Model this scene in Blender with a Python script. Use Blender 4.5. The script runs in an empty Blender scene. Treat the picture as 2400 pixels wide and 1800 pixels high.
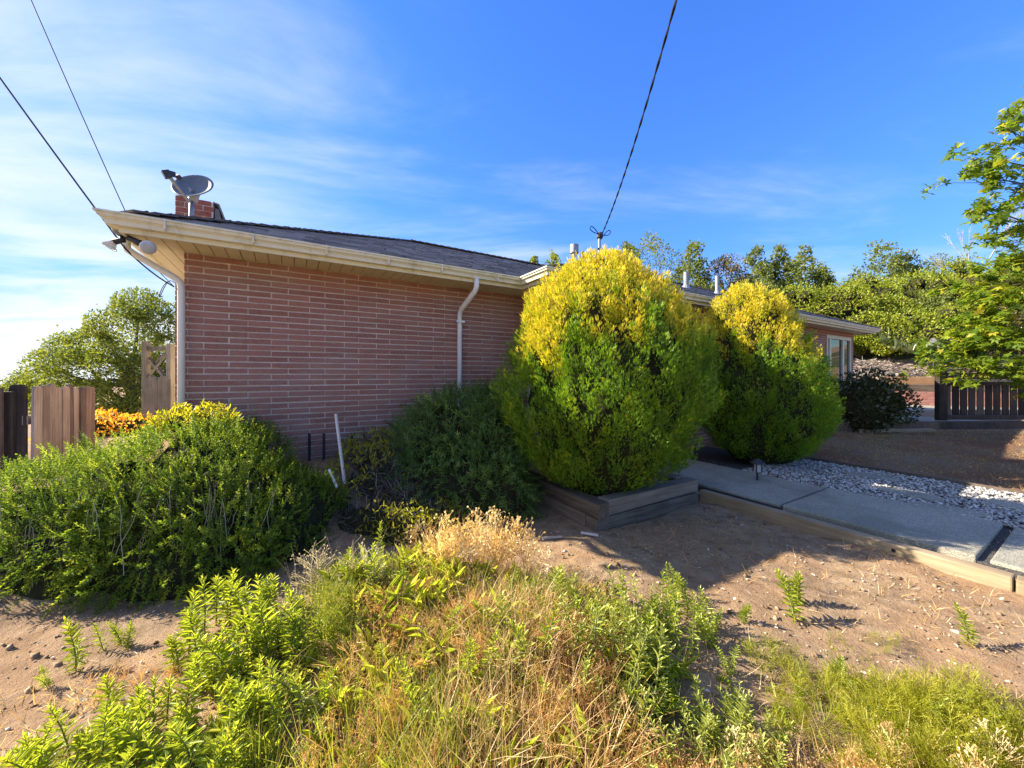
import bpy, math, random
import numpy as np
from mathutils import Vector, Matrix

R = math.radians
random.seed(7)
rng = np.random.default_rng(11)
scene = bpy.context.scene
col = scene.collection

# ------------------------------------------------------------------ camera, sky, sun, exposure
H = 1.5                                  # camera height above the dirt in front of it
FPX = 870.0 / 2400.0                     # focal length as a share of the picture width
cam_d = bpy.data.cameras.new('camera')
cam_d.sensor_fit = 'HORIZONTAL'
cam_d.sensor_width = 36.0
cam_d.lens = 36.0 * FPX
cam_d.shift_y = -20.0 / 2400.0
cam_d.clip_start = 0.05
cam_d.clip_end = 3000.0
cam = bpy.data.objects.new('camera', cam_d)
cam.location = (0, 0, H)
cam.rotation_euler = (R(90), 0, 0)
col.objects.link(cam)
scene.camera = cam

SUN_EL = R(31.0)
SUN_AZ = R(-83.5)                        # measured from +Y (view axis) towards +X
world = bpy.data.worlds.new('World')
scene.world = world
world.use_nodes = True
wn, wl = world.node_tree.nodes, world.node_tree.links
wn.clear()


def wnode(kind, **kw):
    n = wn.new(kind)
    for k, v in kw.items():
        setattr(n, k, v)
    return n


w_out = wnode('ShaderNodeOutputWorld')
w_bg = wnode('ShaderNodeBackground')
w_bg.inputs['Strength'].default_value = 0.145
sky = wnode('ShaderNodeTexSky', sky_type='NISHITA', sun_disc=False)
sky.sun_elevation = SUN_EL
sky.sun_rotation = SUN_AZ
sky.altitude = 300
sky.air_density = 1.0
sky.dust_density = 0.15
sky.ozone_density = 2.5
hsv = wnode('ShaderNodeHueSaturation')
hsv.inputs['Saturation'].default_value = 1.12
hsv.inputs['Hue'].default_value = 0.504
hsv.inputs['Value'].default_value = 1.0
wl.new(sky.outputs[0], hsv.inputs['Color'])
tc = wnode('ShaderNodeTexCoord')
sep = wnode('ShaderNodeSeparateXYZ')
wl.new(tc.outputs['Generated'], sep.inputs[0])


def wmath(op, a, b=None, clamp=False):
    n = wn.new('ShaderNodeMath')
    n.operation = op
    n.use_clamp = clamp
    for i, v in enumerate((a, b)):
        if v is None:
            continue
        if isinstance(v, (int, float)):
            n.inputs[i].default_value = v
        else:
            wl.new(v, n.inputs[i])
    return n.outputs[0]


zc = wmath('MAXIMUM', sep.outputs['Z'], 0.02)
zc = wmath('ADD', zc, 0.10)
px = wmath('DIVIDE', sep.outputs['X'], zc)
py = wmath('DIVIDE', sep.outputs['Y'], zc)
comb = wnode('ShaderNodeCombineXYZ')
wl.new(px, comb.inputs[0])
wl.new(py, comb.inputs[1])
mapn = wnode('ShaderNodeMapping')
mapn.inputs['Rotation'].default_value = (0, 0, R(24))
mapn.inputs['Scale'].default_value = (0.55, 1.25, 1)
mapn.inputs['Location'].default_value = (1.7, 0.4, 0)
wl.new(comb.outputs[0], mapn.inputs[0])
n1 = wnode('ShaderNodeTexNoise')
n1.inputs['Scale'].default_value = 0.9
n1.inputs['Detail'].default_value = 9
n1.inputs['Roughness'].default_value = 0.58
n1.inputs['Distortion'].default_value = 0.5
wl.new(mapn.outputs[0], n1.inputs['Vector'])
# thin cirrus is spread over the whole sky and thickens towards the west (the sun's side)
west = wmath('MULTIPLY', sep.outputs['X'], -0.17)
low = wmath('MULTIPLY', wmath('SUBTRACT', 0.13, sep.outputs['Z'], True), 2.6, True)      # pale haze hugs the horizon
dens = wmath('ADD', wmath('ADD', n1.outputs['Fac'], west), low)
ramp = wnode('ShaderNodeValToRGB')
ramp.color_ramp.interpolation = 'EASE'
ramp.color_ramp.elements[0].position = 0.405
ramp.color_ramp.elements[0].color = (0, 0, 0, 1)
ramp.color_ramp.elements[1].position = 0.88
ramp.color_ramp.elements[1].color = (1, 1, 1, 1)
wl.new(dens, ramp.inputs[0])
mixc = wnode('ShaderNodeMix', data_type='RGBA')
mixc.inputs[7].default_value = (2.5, 2.6, 2.8, 1)
wl.new(ramp.outputs[0], mixc.inputs[0])
# soften the glare round the sun: bright sky is compressed by its own luminance
lum = wnode('ShaderNodeRGBToBW')
wl.new(hsv.outputs[0], lum.inputs[0])
den = wmath('ADD', wmath('MULTIPLY', lum.outputs[0], 0.70), 1.0)
gain = wmath('DIVIDE', 0.76, den)
soft = wnode('ShaderNodeVectorMath', operation='SCALE')
wl.new(hsv.outputs[0], soft.inputs[0])
wl.new(gain, soft.inputs['Scale'])
gam = wnode('ShaderNodeGamma')
gam.inputs['Gamma'].default_value = 1.62
wl.new(soft.outputs[0], gam.inputs['Color'])
lift = wnode('ShaderNodeVectorMath', operation='SCALE')
wl.new(gam.outputs[0], lift.inputs[0])
lift.inputs['Scale'].default_value = 2.1
wl.new(lift.outputs[0], mixc.inputs[6])
wl.new(mixc.outputs[2], w_bg.inputs['Color'])
wl.new(w_bg.outputs[0], w_out.inputs[0])

sun_dir = Vector((math.sin(SUN_AZ) * math.cos(SUN_EL), math.cos(SUN_AZ) * math.cos(SUN_EL), math.sin(SUN_EL)))
sun_d = bpy.data.lights.new('sun', 'SUN')
sun_d.energy = 5.0
sun_d.angle = R(0.5)
sun_d.color = (1.0, 0.90, 0.76)
sun = bpy.data.objects.new('sun', sun_d)
sun.location = sun_dir * 60
sun.rotation_euler = (-sun_dir).to_track_quat('-Z', 'Y').to_euler()
col.objects.link(sun)

vs = scene.view_settings
vs.view_transform = 'Standard'
vs.look = 'None'
vs.gamma = 1.0
vs.use_curve_mapping = False
vs.exposure = 1.6

# ------------------------------------------------------------------ frames and helpers
CA, SA = math.cos(R(31.1)), math.sin(R(31.1))
D_VEC = np.array([CA, SA])               # along the house front
N_VEC = np.array([-SA, CA])              # away from the camera, across the house


def P(t, D, z=0.0):
    return Vector((CA * t - SA * D, SA * t + CA * D, z))


def TD(x, y):
    return CA * x + SA * y, -SA * x + CA * y


def G(u, v, z=0.0):                      # where the sight line of photo point (u, v) meets height z
    Y = (H - z) * 870.0 / (v - 880.0)
    return Vector(((u - 1200.0) / 870.0 * Y, Y, z))


def W(u, v, Y):                          # the point of that sight line at depth Y
    return Vector(((u - 1200.0) / 870.0 * Y, Y, H + (880.0 - v) / 870.0 * Y))


_tab = np.random.default_rng(5).random((256, 256))


def vnoise(x, y):
    x = np.asarray(x, float)
    y = np.asarray(y, float)
    xi, yi = np.floor(x).astype(int), np.floor(y).astype(int)
    fx, fy = x - xi, y - yi
    fx, fy = fx * fx * (3 - 2 * fx), fy * fy * (3 - 2 * fy)
    a = _tab[xi % 256, yi % 256]
    b = _tab[(xi + 1) % 256, yi % 256]
    c = _tab[xi % 256, (yi + 1) % 256]
    d = _tab[(xi + 1) % 256, (yi + 1) % 256]
    return (a * (1 - fx) + b * fx) * (1 - fy) + (c * (1 - fx) + d * fx) * fy - 0.5


def sst(a, b, x):
    x = np.clip((np.asarray(x, float) - a) / (b - a), 0, 1)
    return x * x * (3 - 2 * x)


def terrain(x, y, fine=True):
    x = np.asarray(x, float)
    y = np.asarray(y, float)
    t, D = TD(x, y)
    z = np.zeros_like(x)
    # planted bank against the wing wall
    z = z + 0.50 * sst(3.35, 4.75, D) * sst(2.75, 2.25, t)
    # weedy hump in front of the camera
    z = z + 0.10 * np.exp(-(((x + 0.25) / 0.9) ** 2 + ((y - 2.05) / 0.65) ** 2))
    # lawn climbs a little to the fence
    z = z + (0.07 + 0.16 * sst(4.2, 8.2, y)) * sst(6.9, 7.5, t)
    z = z + 0.02 * sst(4.0, 4.4, t) * sst(7.5, 7.0, t)
    # yard behind the fence, hill behind the house
    back = sst(8.25, 8.35, y) * sst(6.0, 6.6, x)
    z = z * (1 - back) + 0.33 * back
    hill = np.where(y > 15.0, 0.32 * (np.minimum(y, 46) - 15.0) + 0.16 * np.clip(y - 46, 0, 60), 0)
    hill = hill * sst(-6, 12, x)
    z = z + hill + 1.0 * sst(14.0, 15.6, y) * sst(6, 9, x)
    # the land falls away to the west
    z = z - 2.2 * sst(-6.0, -16, x) - 6 * sst(-16, -120, x)
    if fine:
        near = sst(16, 7, np.hypot(x, y))
        z = z + near * (0.05 * vnoise(x * 1.3, y * 1.3) + 0.03 * vnoise(x * 4 + 9, y * 4) + 0.016 * vnoise(x * 11, y * 11 + 3)
                        + 0.010 * vnoise(x * 24 + 1, y * 24))
        z = z + (1 - near) * 0.5 * vnoise(x * 0.2, y * 0.2)
    return z


def tz(x, y):
    return float(terrain(np.array([x]), np.array([y]))[0])


def tag(o, label=None, cat=None, group=None, kind=None):
    if label:
        o['label'] = label
    if cat:
        o['category'] = cat
    if group:
        o['group'] = group
    if kind:
        o['kind'] = kind
    return o


def empty(name, loc, label, cat, group=None, rz=0.0):
    o = bpy.data.objects.new(name, None)
    o.empty_display_size = 0.2
    o.location = loc
    o.rotation_euler = (0, 0, rz)
    col.objects.link(o)
    return tag(o, label, cat, group)


def link(name, me, mat=None, parent=None, loc=None, kind=None):
    o = bpy.data.objects.new(name, me)
    if mat is not None and len(me.materials) == 0:
        me.materials.append(mat)
    if parent is not None:
        o.parent = parent
    if loc is not None:
        o.location = loc
    col.objects.link(o)
    if kind:
        o['kind'] = kind
    return o


class MB:
    """collects faces of one part"""

    def __init__(self):
        self.v, self.f = [], []

    def add(self, vs_, fs):
        b = len(self.v)
        self.v += [tuple(p) for p in vs_]
        self.f += [tuple(i + b for i in q) for q in fs]

    def box(self, lo, hi, jit=0.0):
        x0, y0, z0 = lo
        x1, y1, z1 = hi
        p = [(x0, y0, z0), (x1, y0, z0), (x1, y1, z0), (x0, y1, z0), (x0, y0, z1), (x1, y0, z1), (x1, y1, z1), (x0, y1, z1)]
        if jit:
            p = [tuple(c + random.uniform(-jit, jit) for c in q) for q in p]
        self.add(p, [(0, 3, 2, 1), (4, 5, 6, 7), (0, 1, 5, 4), (1, 2, 6, 5), (2, 3, 7, 6), (3, 0, 4, 7)])
        return self

    def hexa(self, p):
        self.add(p, [(0, 3, 2, 1), (4, 5, 6, 7), (0, 1, 5, 4), (1, 2, 6, 5), (2, 3, 7, 6), (3, 0, 4, 7)])
        return self

    def bar(self, a, b, w, h, up=(0, 0, 1)):
        a, b = Vector(a), Vector(b)
        d = (b - a).normalized()
        s = d.cross(Vector(up))
        if s.length < 1e-4:
            s = d.cross(Vector((1, 0, 0)))
        s.normalize()
        n = s.cross(d)
        s, n = s * w / 2, n * h / 2
        self.hexa([a - s - n, a + s - n, a + s + n, a - s + n, b - s - n, b + s - n, b + s + n, b - s + n])
        return self

    def tube(self, pts, rad, n=8, cap=True, sx=1.0, sy=1.0):
        pts = [Vector(p) for p in pts]
        if not hasattr(rad, '__len__'):
            rad = [rad] * len(pts)
        rings = []
        ref = None
        for i, p in enumerate(pts):
            d = (pts[min(i + 1, len(pts) - 1)] - pts[max(i - 1, 0)]).normalized()
            if ref is None:
                ref = Vector((0, 0, 1)) if abs(d.z) < 0.9 else Vector((1, 0, 0))
            s = d.cross(ref)
            if s.length < 1e-5:
                s = d.cross(Vector((0, 1, 0)))
            s.normalize()
            ref = s.cross(d).normalized()
            rings.append([p + (s * math.cos(k * 2 * math.pi / n) * sx + ref * math.sin(k * 2 * math.pi / n) * sy) * rad[i] for k in range(n)])
        b = len(self.v)
        for r_ in rings:
            self.v += [tuple(q) for q in r_]
        for i in range(len(rings) - 1):
            for k in range(n):
                k2 = (k + 1) % n
                self.f.append((b + i * n + k, b + i * n + k2, b + (i + 1) * n + k2, b + (i + 1) * n + k))
        if cap:
            self.f.append(tuple(b + k for k in range(n))[::-1])
            self.f.append(tuple(b + (len(rings) - 1) * n + k for k in range(n)))
        return self

    def lathe(self, base, prof, n=16, axis=(0, 0, 1)):
        ax = Vector(axis).normalized()
        s = ax.orthogonal().normalized()
        q = ax.cross(s)
        b = len(self.v)
        base = Vector(base)
        for r_, h in prof:
            for k in range(n):
                a = 2 * math.pi * k / n
                self.v.append(tuple(base + ax * h + (s * math.cos(a) + q * math.sin(a)) * r_))
        m = len(prof)
        for i in range(m - 1):
            for k in range(n):
                k2 = (k + 1) % n
                self.f.append((b + i * n + k, b + i * n + k2, b + (i + 1) * n + k2, b + (i + 1) * n + k))
        self.f.append(tuple(b + k for k in range(n))[::-1])
        self.f.append(tuple(b + (m - 1) * n + k for k in range(n)))
        return self

    def build(self, name, mat, parent=None, loc=None, bevel=0.0, smooth=False, kind=None):
        me = bpy.data.meshes.new(name)
        me.from_pydata(self.v, [], self.f)
        if smooth:
            me.polygons.foreach_set('use_smooth', [True] * len(me.polygons))
        me.update()
        o = link(name, me, mat, parent, loc, kind)
        if bevel:
            m = o.modifiers.new('edge', 'BEVEL')
            m.width = bevel
            m.segments = 2
            m.limit_method = 'ANGLE'
        return o


def np_mesh(name, V, F, rnd=None, mat=None):
    """mesh from numpy arrays; rnd = one number per face, read by the materials as plant-to-plant variation"""
    me = bpy.data.meshes.new(name)
    V = np.ascontiguousarray(V, dtype=np.float32)
    F = np.ascontiguousarray(F, dtype=np.int32)
    m, k = F.shape
    me.vertices.add(len(V))
    me.vertices.foreach_set('co', V.ravel())
    me.loops.add(m * k)
    me.loops.foreach_set('vertex_index', F.ravel())
    me.polygons.add(m)
    me.polygons.foreach_set('loop_start', np.arange(0, m * k, k, dtype=np.int32))
    me.update(calc_edges=True)
    if rnd is not None:
        at = me.attributes.new('rnd', 'FLOAT', 'FACE')
        at.data.foreach_set('value', np.ascontiguousarray(rnd, dtype=np.float32))
    if mat is not None:
        me.materials.append(mat)
    return me


def nrm(a):
    return a / np.maximum(np.linalg.norm(a, axis=-1, keepdims=True), 1e-9)


def frames(d, roll=None):
    """rotation matrices whose y axis is d, with a random roll; columns x, y, z"""
    d = nrm(d)
    k = len(d)
    ref = nrm(rng.normal(size=(k, 3))) if roll is None else roll
    x = nrm(np.cross(d, ref))
    z = np.cross(x, d)
    return np.stack([x, d, z], axis=2)


def scatter(tv, tf, pos, rot, scl, rnd):
    """copies of a small template joined into arrays"""
    k, n, m = len(pos), len(tv), len(tf)
    scl = np.asarray(scl, float)
    if scl.ndim == 1:
        scl = scl[:, None] * np.ones(3)
    loc = tv[None, :, :] * scl[:, None, :]
    V = np.einsum('kij,knj->kni', rot, loc) + pos[:, None, :]
    F = tf[None, :, :] + (np.arange(k) * n)[:, None, None]
    return V.reshape(-1, 3), F.reshape(-1, tf.shape[1]), np.repeat(rnd, m)


def join(parts):
    Vs, Fs, Rs, b = [], [], [], 0
    for V, F, r_ in parts:
        Vs.append(V)
        Fs.append(F + b)
        Rs.append(r_)
        b += len(V)
    return np.concatenate(Vs), np.concatenate(Fs), np.concatenate(Rs)


# ------------------------------------------------------------------ materials
class NT:
    def __init__(self, name):
        self.m = bpy.data.materials.new(name)
        self.m.use_nodes = True
        self.t = self.m.node_tree
        self.t.nodes.clear()
        self.out = self.t.nodes.new('ShaderNodeOutputMaterial')

    def n(self, kind, **kw):
        x = self.t.nodes.new(kind)
        for k, v in kw.items():
            setattr(x, k, v)
        return x

    def l(self, a, b):
        self.t.links.new(a, b)

    def noise(self, scale, detail=6, rough=0.6, vec=None, dist=0.0):
        x = self.n('ShaderNodeTexNoise')
        x.inputs['Scale'].default_value = scale
        x.inputs['Detail'].default_value = detail
        x.inputs['Roughness'].default_value = rough
        x.inputs['Distortion'].default_value = dist
        if vec is not None:
            self.l(vec, x.inputs['Vector'])
        return x.outputs['Fac']

    def ramp(self, fac, stops):
        x = self.n('ShaderNodeValToRGB')
        e = x.color_ramp.elements
        while len(e) < len(stops):
            e.new(0.5)
        for i, (p, c) in enumerate(stops):
            e[i].position = p
            e[i].color = (*c, 1) if len(c) == 3 else c
        self.l(fac, x.inputs[0])
        return x.outputs[0]

    def mix(self, fac, a, b, blend='MIX'):
        x = self.n('ShaderNodeMix', data_type='RGBA', blend_type=blend)
        for i, v in ((0, fac), (6, a), (7, b)):
            if isinstance(v, (int, float)):
                x.inputs[i].default_value = v
            elif isinstance(v, tuple):
                x.inputs[i].default_value = (*v, 1)
            else:
                self.l(v, x.inputs[i])
        return x.outputs[2]

    def math(self, op, a, b=None, clamp=False):
        x = self.n('ShaderNodeMath', operation=op, use_clamp=clamp)
        for i, v in enumerate((a, b)):
            if v is None:
                continue
            if isinstance(v, (int, float)):
                x.inputs[i].default_value = v
            else:
                self.l(v, x.inputs[i])
        return x.outputs[0]

    def coord(self, which='Object', scale=None, rot=None):
        x = self.n('ShaderNodeTexCoord')
        if which == 'Position':
            g = self.n('ShaderNodeNewGeometry')
            o = g.outputs['Position']
        else:
            o = x.outputs[which]
        if scale is not None or rot is not None:
            m = self.n('ShaderNodeMapping')
            m.inputs['Scale'].default_value = scale or (1, 1, 1)
            m.inputs['Rotation'].default_value = rot or (0, 0, 0)
            self.l(o, m.inputs[0])
            o = m.outputs[0]
        return o

    def bump(self, h, strength=0.5, dist=0.01):
        x = self.n('ShaderNodeBump')
        x.inputs['Strength'].default_value = strength
        x.inputs['Distance'].default_value = dist
        self.l(h, x.inputs['Height'])
        return x.outputs[0]

    def principled(self, color, rough=0.8, normal=None, metal=0.0, spec=0.3):
        x = self.n('ShaderNodeBsdfPrincipled')
        if isinstance(color, tuple):
            x.inputs['Base Color'].default_value = (*color, 1)
        else:
            self.l(color, x.inputs['Base Color'])
        if isinstance(rough, (int, float)):
            x.inputs['Roughness'].default_value = rough
        else:
            self.l(rough, x.inputs['Roughness'])
        x.inputs['Metallic'].default_value = metal
        x.inputs['Specular IOR Level'].default_value = spec
        if normal is not None:
            self.l(normal, x.inputs['Normal'])
        self.l(x.outputs[0], self.out.inputs[0])
        return x


def leaf_mat(name, stops, trans=0.4, gloss=0.06, patch=None):
    """leaf colour varies leaf by leaf ('rnd'); patch = (scale, colour, amount) adds broad drifts of another hue"""
    k = NT(name)
    a = k.n('ShaderNodeAttribute', attribute_name='rnd')
    c = k.ramp(a.outputs['Fac'], stops)
    if patch:
        sc, pc, am = patch
        nz = k.noise(sc, 3, 0.5, k.coord('Position'))
        f = k.math('MULTIPLY', k.ramp(nz, [(0.45, (0, 0, 0)), (0.62, (1, 1, 1))]), am)
        c = k.mix(f, c, pc)
    d = k.n('ShaderNodeBsdfDiffuse')
    t = k.n('ShaderNodeBsdfTranslucent')
    g = k.n('ShaderNodeBsdfGlossy')
    g.inputs['Roughness'].default_value = 0.45
    g.inputs['Color'].default_value = (0.9, 0.95, 0.9, 1)
    k.l(c, d.inputs['Color'])
    warm = k.mix(0.55, c, (1.25, 1.15, 0.45), 'MULTIPLY')
    tcol = k.mix(1.0, warm, (1.6, 1.6, 1.6), 'MULTIPLY')
    k.l(tcol, t.inputs['Color'])
    m1 = k.n('ShaderNodeMixShader')
    m1.inputs[0].default_value = trans
    k.l(d.outputs[0], m1.inputs[1])
    k.l(t.outputs[0], m1.inputs[2])
    m2 = k.n('ShaderNodeMixShader')
    m2.inputs[0].default_value = gloss
    k.l(m1.outputs[0], m2.inputs[1])
    k.l(g.outputs[0], m2.inputs[2])
    k.l(m2.outputs[0], k.out.inputs[0])
    return k.m


def wood_mat(name, stops, grain=(30, 2, 30), knots=True, rough=0.85):
    k = NT(name)
    oi = k.n('ShaderNodeObjectInfo')
    v = k.n('ShaderNodeVectorMath', operation='ADD')
    k.l(k.coord('Object'), v.inputs[0])
    sc = k.n('ShaderNodeVectorMath', operation='SCALE')
    cb = k.n('ShaderNodeCombineXYZ')
    for i in range(3):
        k.l(oi.outputs['Random'], cb.inputs[i])
    k.l(cb.outputs[0], sc.inputs[0])
    sc.inputs['Scale'].default_value = 37.0
    k.l(sc.outputs[0], v.inputs[1])
    mp = k.n('ShaderNodeMapping')
    mp.inputs['Scale'].default_value = grain
    k.l(v.outputs[0], mp.inputs[0])
    g1 = k.noise(1.0, 6, 0.65, mp.outputs[0], 0.4)
    g2 = k.noise(3.0, 4, 0.6, v.outputs[0])
    f = k.math('ADD', k.math('MULTIPLY', g1, 0.62), k.math('MULTIPLY', g2, 0.38))
    f = k.math('ADD', f, k.math('MULTIPLY', k.math('SUBTRACT', oi.outputs['Random'], 0.5), 0.42))
    c = k.ramp(f, stops)
    k.principled(c, rough, k.bump(g1, 0.7, 0.006), spec=0.2)
    return k.m


def paint_mat(name, color, dirt=(0.35, 0.30, 0.20), amount=0.25, rough=0.5, scale=6.0):
    k = NT(name)
    p = k.coord('Position', (1, 1, 0.45))
    n = k.noise(scale, 8, 0.7, p)
    f = k.math('MULTIPLY', k.ramp(n, [(0.5, (0, 0, 0)), (0.72, (1, 1, 1))]), amount)
    c = k.mix(f, color, dirt)
    k.principled(c, rough, k.bump(k.noise(60, 3, 0.5, p), 0.12, 0.002), spec=0.35)
    return k.m


def simple_mat(name, color, rough=0.6, metal=0.0, spec=0.4, var=0.25, scale=14):
    k = NT(name)
    n = k.noise(scale, 6, 0.65, k.coord('Position'))
    lo = tuple(c * (1 - var) for c in color)
    hi = tuple(min(1, c * (1 + var)) for c in color)
    c = k.ramp(n, [(0.3, lo), (0.7, hi)])
    k.principled(c, rough, k.bump(n, 0.15, 0.003), metal, spec)
    return k.m


def brick_mat(name, base, per_object):
    k = NT(name)
    if per_object:
        r_ = k.n('ShaderNodeObjectInfo').outputs['Random']
    else:
        r_ = k.n('ShaderNodeAttribute', attribute_name='rnd').outputs['Fac']
    p = k.coord('Position')
    sp = k.noise(210, 2, 0.7, p)
    md = k.noise(26, 5, 0.65, p)
    bl = k.noise(2.2, 4, 0.6, p)
    a, b, c = base
    c1 = k.ramp(r_, [(0.0, a), (0.45, b), (0.8, c), (1.0, a)])
    c2 = k.mix(k.ramp(sp, [(0.52, (0, 0, 0)), (0.70, (1, 1, 1))]), c1, tuple(min(1, x * 1.9 + 0.07) for x in b))
    c2 = k.mix(k.math('MULTIPLY', k.ramp(sp, [(0.28, (1, 1, 1)), (0.44, (0, 0, 0))]), 0.75), c2, tuple(x * 0.35 for x in a))
    c3 = k.mix(k.math('MULTIPLY', k.ramp(md, [(0.40, (0, 0, 0)), (0.75, (1, 1, 1))]), 0.45), c2, (0.34, 0.23, 0.18))
    c4 = k.mix(k.math('MULTIPLY', k.ramp(bl, [(0.48, (0, 0, 0)), (0.70, (1, 1, 1))]), 0.45), c3, (0.36, 0.25, 0.20))
    h = k.math('ADD', k.math('MULTIPLY', sp, 0.8), md)
    k.principled(c4, 0.92, k.bump(h, 0.9, 0.006), spec=0.15)
    return k.m


M = {}
M['brick'] = brick_mat('wall_brick', ((0.255, 0.098, 0.072), (0.36, 0.158, 0.120), (0.305, 0.142, 0.114)), True)
M['brick_far'] = brick_mat('wall_brick_joined', ((0.255, 0.098, 0.072), (0.36, 0.158, 0.120), (0.305, 0.142, 0.114)), False)
M['chimney_brick'] = brick_mat('chimney_brick', ((0.20, 0.045, 0.030), (0.27, 0.065, 0.040), (0.23, 0.06, 0.045)), True)
M['red_block'] = brick_mat('terrace_brick', ((0.33, 0.13, 0.09), (0.42, 0.18, 0.13), (0.36, 0.17, 0.13)), True)

k = NT('mortar')
p = k.coord('Position')
n = k.noise(45, 6, 0.7, p)
k.principled(k.ramp(n, [(0.3, (0.50, 0.42, 0.34)), (0.7, (0.74, 0.66, 0.57))]), 0.95, k.bump(n, 0.6, 0.004), spec=0.1)
M['mortar'] = k.m

M['trim'] = paint_mat('cream_trim_paint', (0.72, 0.69, 0.52), (0.33, 0.28, 0.13), 0.62, 0.5, 7)
M['soffit'] = paint_mat('soffit_paint', (0.66, 0.58, 0.40), (0.42, 0.34, 0.18), 0.35, 0.6, 9)
M['white'] = paint_mat('white_paint', (0.78, 0.78, 0.75), (0.5, 0.46, 0.38), 0.2, 0.4, 8)
M['downspout'] = paint_mat('downspout_paint', (0.76, 0.74, 0.66), (0.45, 0.40, 0.28), 0.28, 0.4, 12)

k = NT('shingle')
a = k.n('ShaderNodeAttribute', attribute_name='rnd')
p = k.coord('Position')
g = k.noise(260, 2, 0.8, p)
c = k.ramp(a.outputs['Fac'], [(0.0, (0.12, 0.10, 0.085)), (0.5, (0.23, 0.195, 0.170)), (1.0, (0.36, 0.31, 0.27))])
c = k.mix(k.math('MULTIPLY', g, 0.5), c, (0.21, 0.19, 0.18))
k.principled(c, 0.95, k.bump(g, 0.6, 0.004), spec=0.1)
M['shingle'] = k.m

M['galv'] = simple_mat('galvanised_metal', (0.26, 0.28, 0.30), 0.5, 0.4, 0.5, 0.2)
M['dish'] = simple_mat('dish_grey', (0.075, 0.10, 0.125), 0.42, 0.0, 0.5, 0.15)
M['dark_metal'] = simple_mat('dark_metal', (0.035, 0.037, 0.04), 0.5, 0.2, 0.4, 0.3)
M['cable'] = simple_mat('black_cable', (0.012, 0.012, 0.014), 0.6, 0, 0.3, 0.2)
M['lead'] = simple_mat('lead_flashing', (0.20, 0.205, 0.21), 0.6, 0.3, 0.4, 0.3)

k = NT('lamp_glass')
pr = k.principled((0.75, 0.75, 0.70), 0.12, None, 0.0, 0.6)
pr.inputs['Transmission Weight'].default_value = 0.45
M['bulb'] = k.m
k = NT('window_glass')
pr = k.principled((0.012, 0.016, 0.016), 0.03, None, 0.0, 0.9)
pr.inputs['IOR'].default_value = 1.6
M['glass'] = k.m

M['fence_wood'] = wood_mat('fence_wood', [(0.22, (0.065, 0.050, 0.042)), (0.5, (0.20, 0.150, 0.122)), (0.78, (0.42, 0.34, 0.285))], (40, 40, 1.5))
M['fence_dark'] = wood_mat('fence_wood_dark', [(0.3, (0.028, 0.022, 0.018)), (0.55, (0.075, 0.056, 0.044)), (0.8, (0.15, 0.112, 0.085))], (40, 40, 1.5))
M['grey_wood'] = wood_mat('grey_wood', [(0.3, (0.13, 0.112, 0.075)), (0.5, (0.24, 0.212, 0.145)), (0.75, (0.36, 0.32, 0.23))], (40, 40, 2))
M['timber'] = wood_mat('weathered_timber', [(0.25, (0.09, 0.066, 0.045)), (0.5, (0.20, 0.155, 0.11)), (0.75, (0.33, 0.27, 0.19))], (2, 34, 34))
M['edging'] = wood_mat('edging_timber', [(0.25, (0.13, 0.095, 0.055)), (0.5, (0.28, 0.21, 0.125)), (0.75, (0.42, 0.33, 0.205))], (34, 2, 34))
M['terrace_wood'] = wood_mat('terrace_timber', [(0.3, (0.26, 0.15, 0.075)), (0.5, (0.42, 0.27, 0.15)), (0.75, (0.55, 0.40, 0.25))], (2, 34, 34))
M['rail_dark'] = wood_mat('dark_stained_rail', [(0.3, (0.030, 0.024, 0.019)), (0.5, (0.075, 0.058, 0.045)), (0.8, (0.16, 0.12, 0.09))], (30, 30, 2))
M['stake'] = wood_mat('pale_stake', [(0.3, (0.34, 0.30, 0.26)), (0.5, (0.56, 0.50, 0.44)), (0.75, (0.70, 0.65, 0.58))], (50, 50, 3))
M['bark'] = wood_mat('bark', [(0.3, (0.05, 0.038, 0.028)), (0.5, (0.11, 0.085, 0.063)), (0.75, (0.19, 0.15, 0.115))], (14, 14, 3))

# dirt: dry crumbly soil with pale dust, darker damp patches, straw coloured litter
k = NT('dirt')
p = k.coord('Position')
big = k.noise(0.9, 6, 0.62, p, 0.4)
mid = k.noise(7, 7, 0.68, p)
fin = k.noise(60, 5, 0.75, p)
vo = k.n('ShaderNodeTexVoronoi', feature='F1')
vo.inputs['Scale'].default_value = 48
k.l(p, vo.inputs['Vector'])
c = k.ramp(mid, [(0.28, (0.135, 0.090, 0.052)), (0.48, (0.29, 0.198, 0.116)), (0.70, (0.42, 0.30, 0.182))])
c = k.mix(k.math('MULTIPLY', k.ramp(big, [(0.42, (0, 0, 0)), (0.62, (1, 1, 1))]), 0.55), c, (0.33, 0.195, 0.10))
c = k.mix(k.ramp(fin, [(0.60, (0, 0, 0)), (0.78, (0.7, 0.7, 0.7))]), c, (0.50, 0.40, 0.27))
c = k.mix(k.ramp(fin, [(0.25, (0.6, 0.6, 0.6)), (0.40, (0, 0, 0))]), c, (0.10, 0.065, 0.042))
st = k.ramp(vo.outputs['Distance'], [(0.10, (1, 1, 1)), (0.2, (0, 0, 0))])
c = k.mix(k.math('MULTIPLY', st, 0.3), c, (0.40, 0.34, 0.27))
hh = k.math('ADD', k.math('MULTIPLY', mid, 1.2), k.math('ADD', k.math('MULTIPLY', fin, 0.5), k.math('MULTIPLY', st, 0.25)))
k.principled(c, 0.95, k.bump(hh, 0.9, 0.03), spec=0.1)
M['dirt'] = k.m

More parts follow.
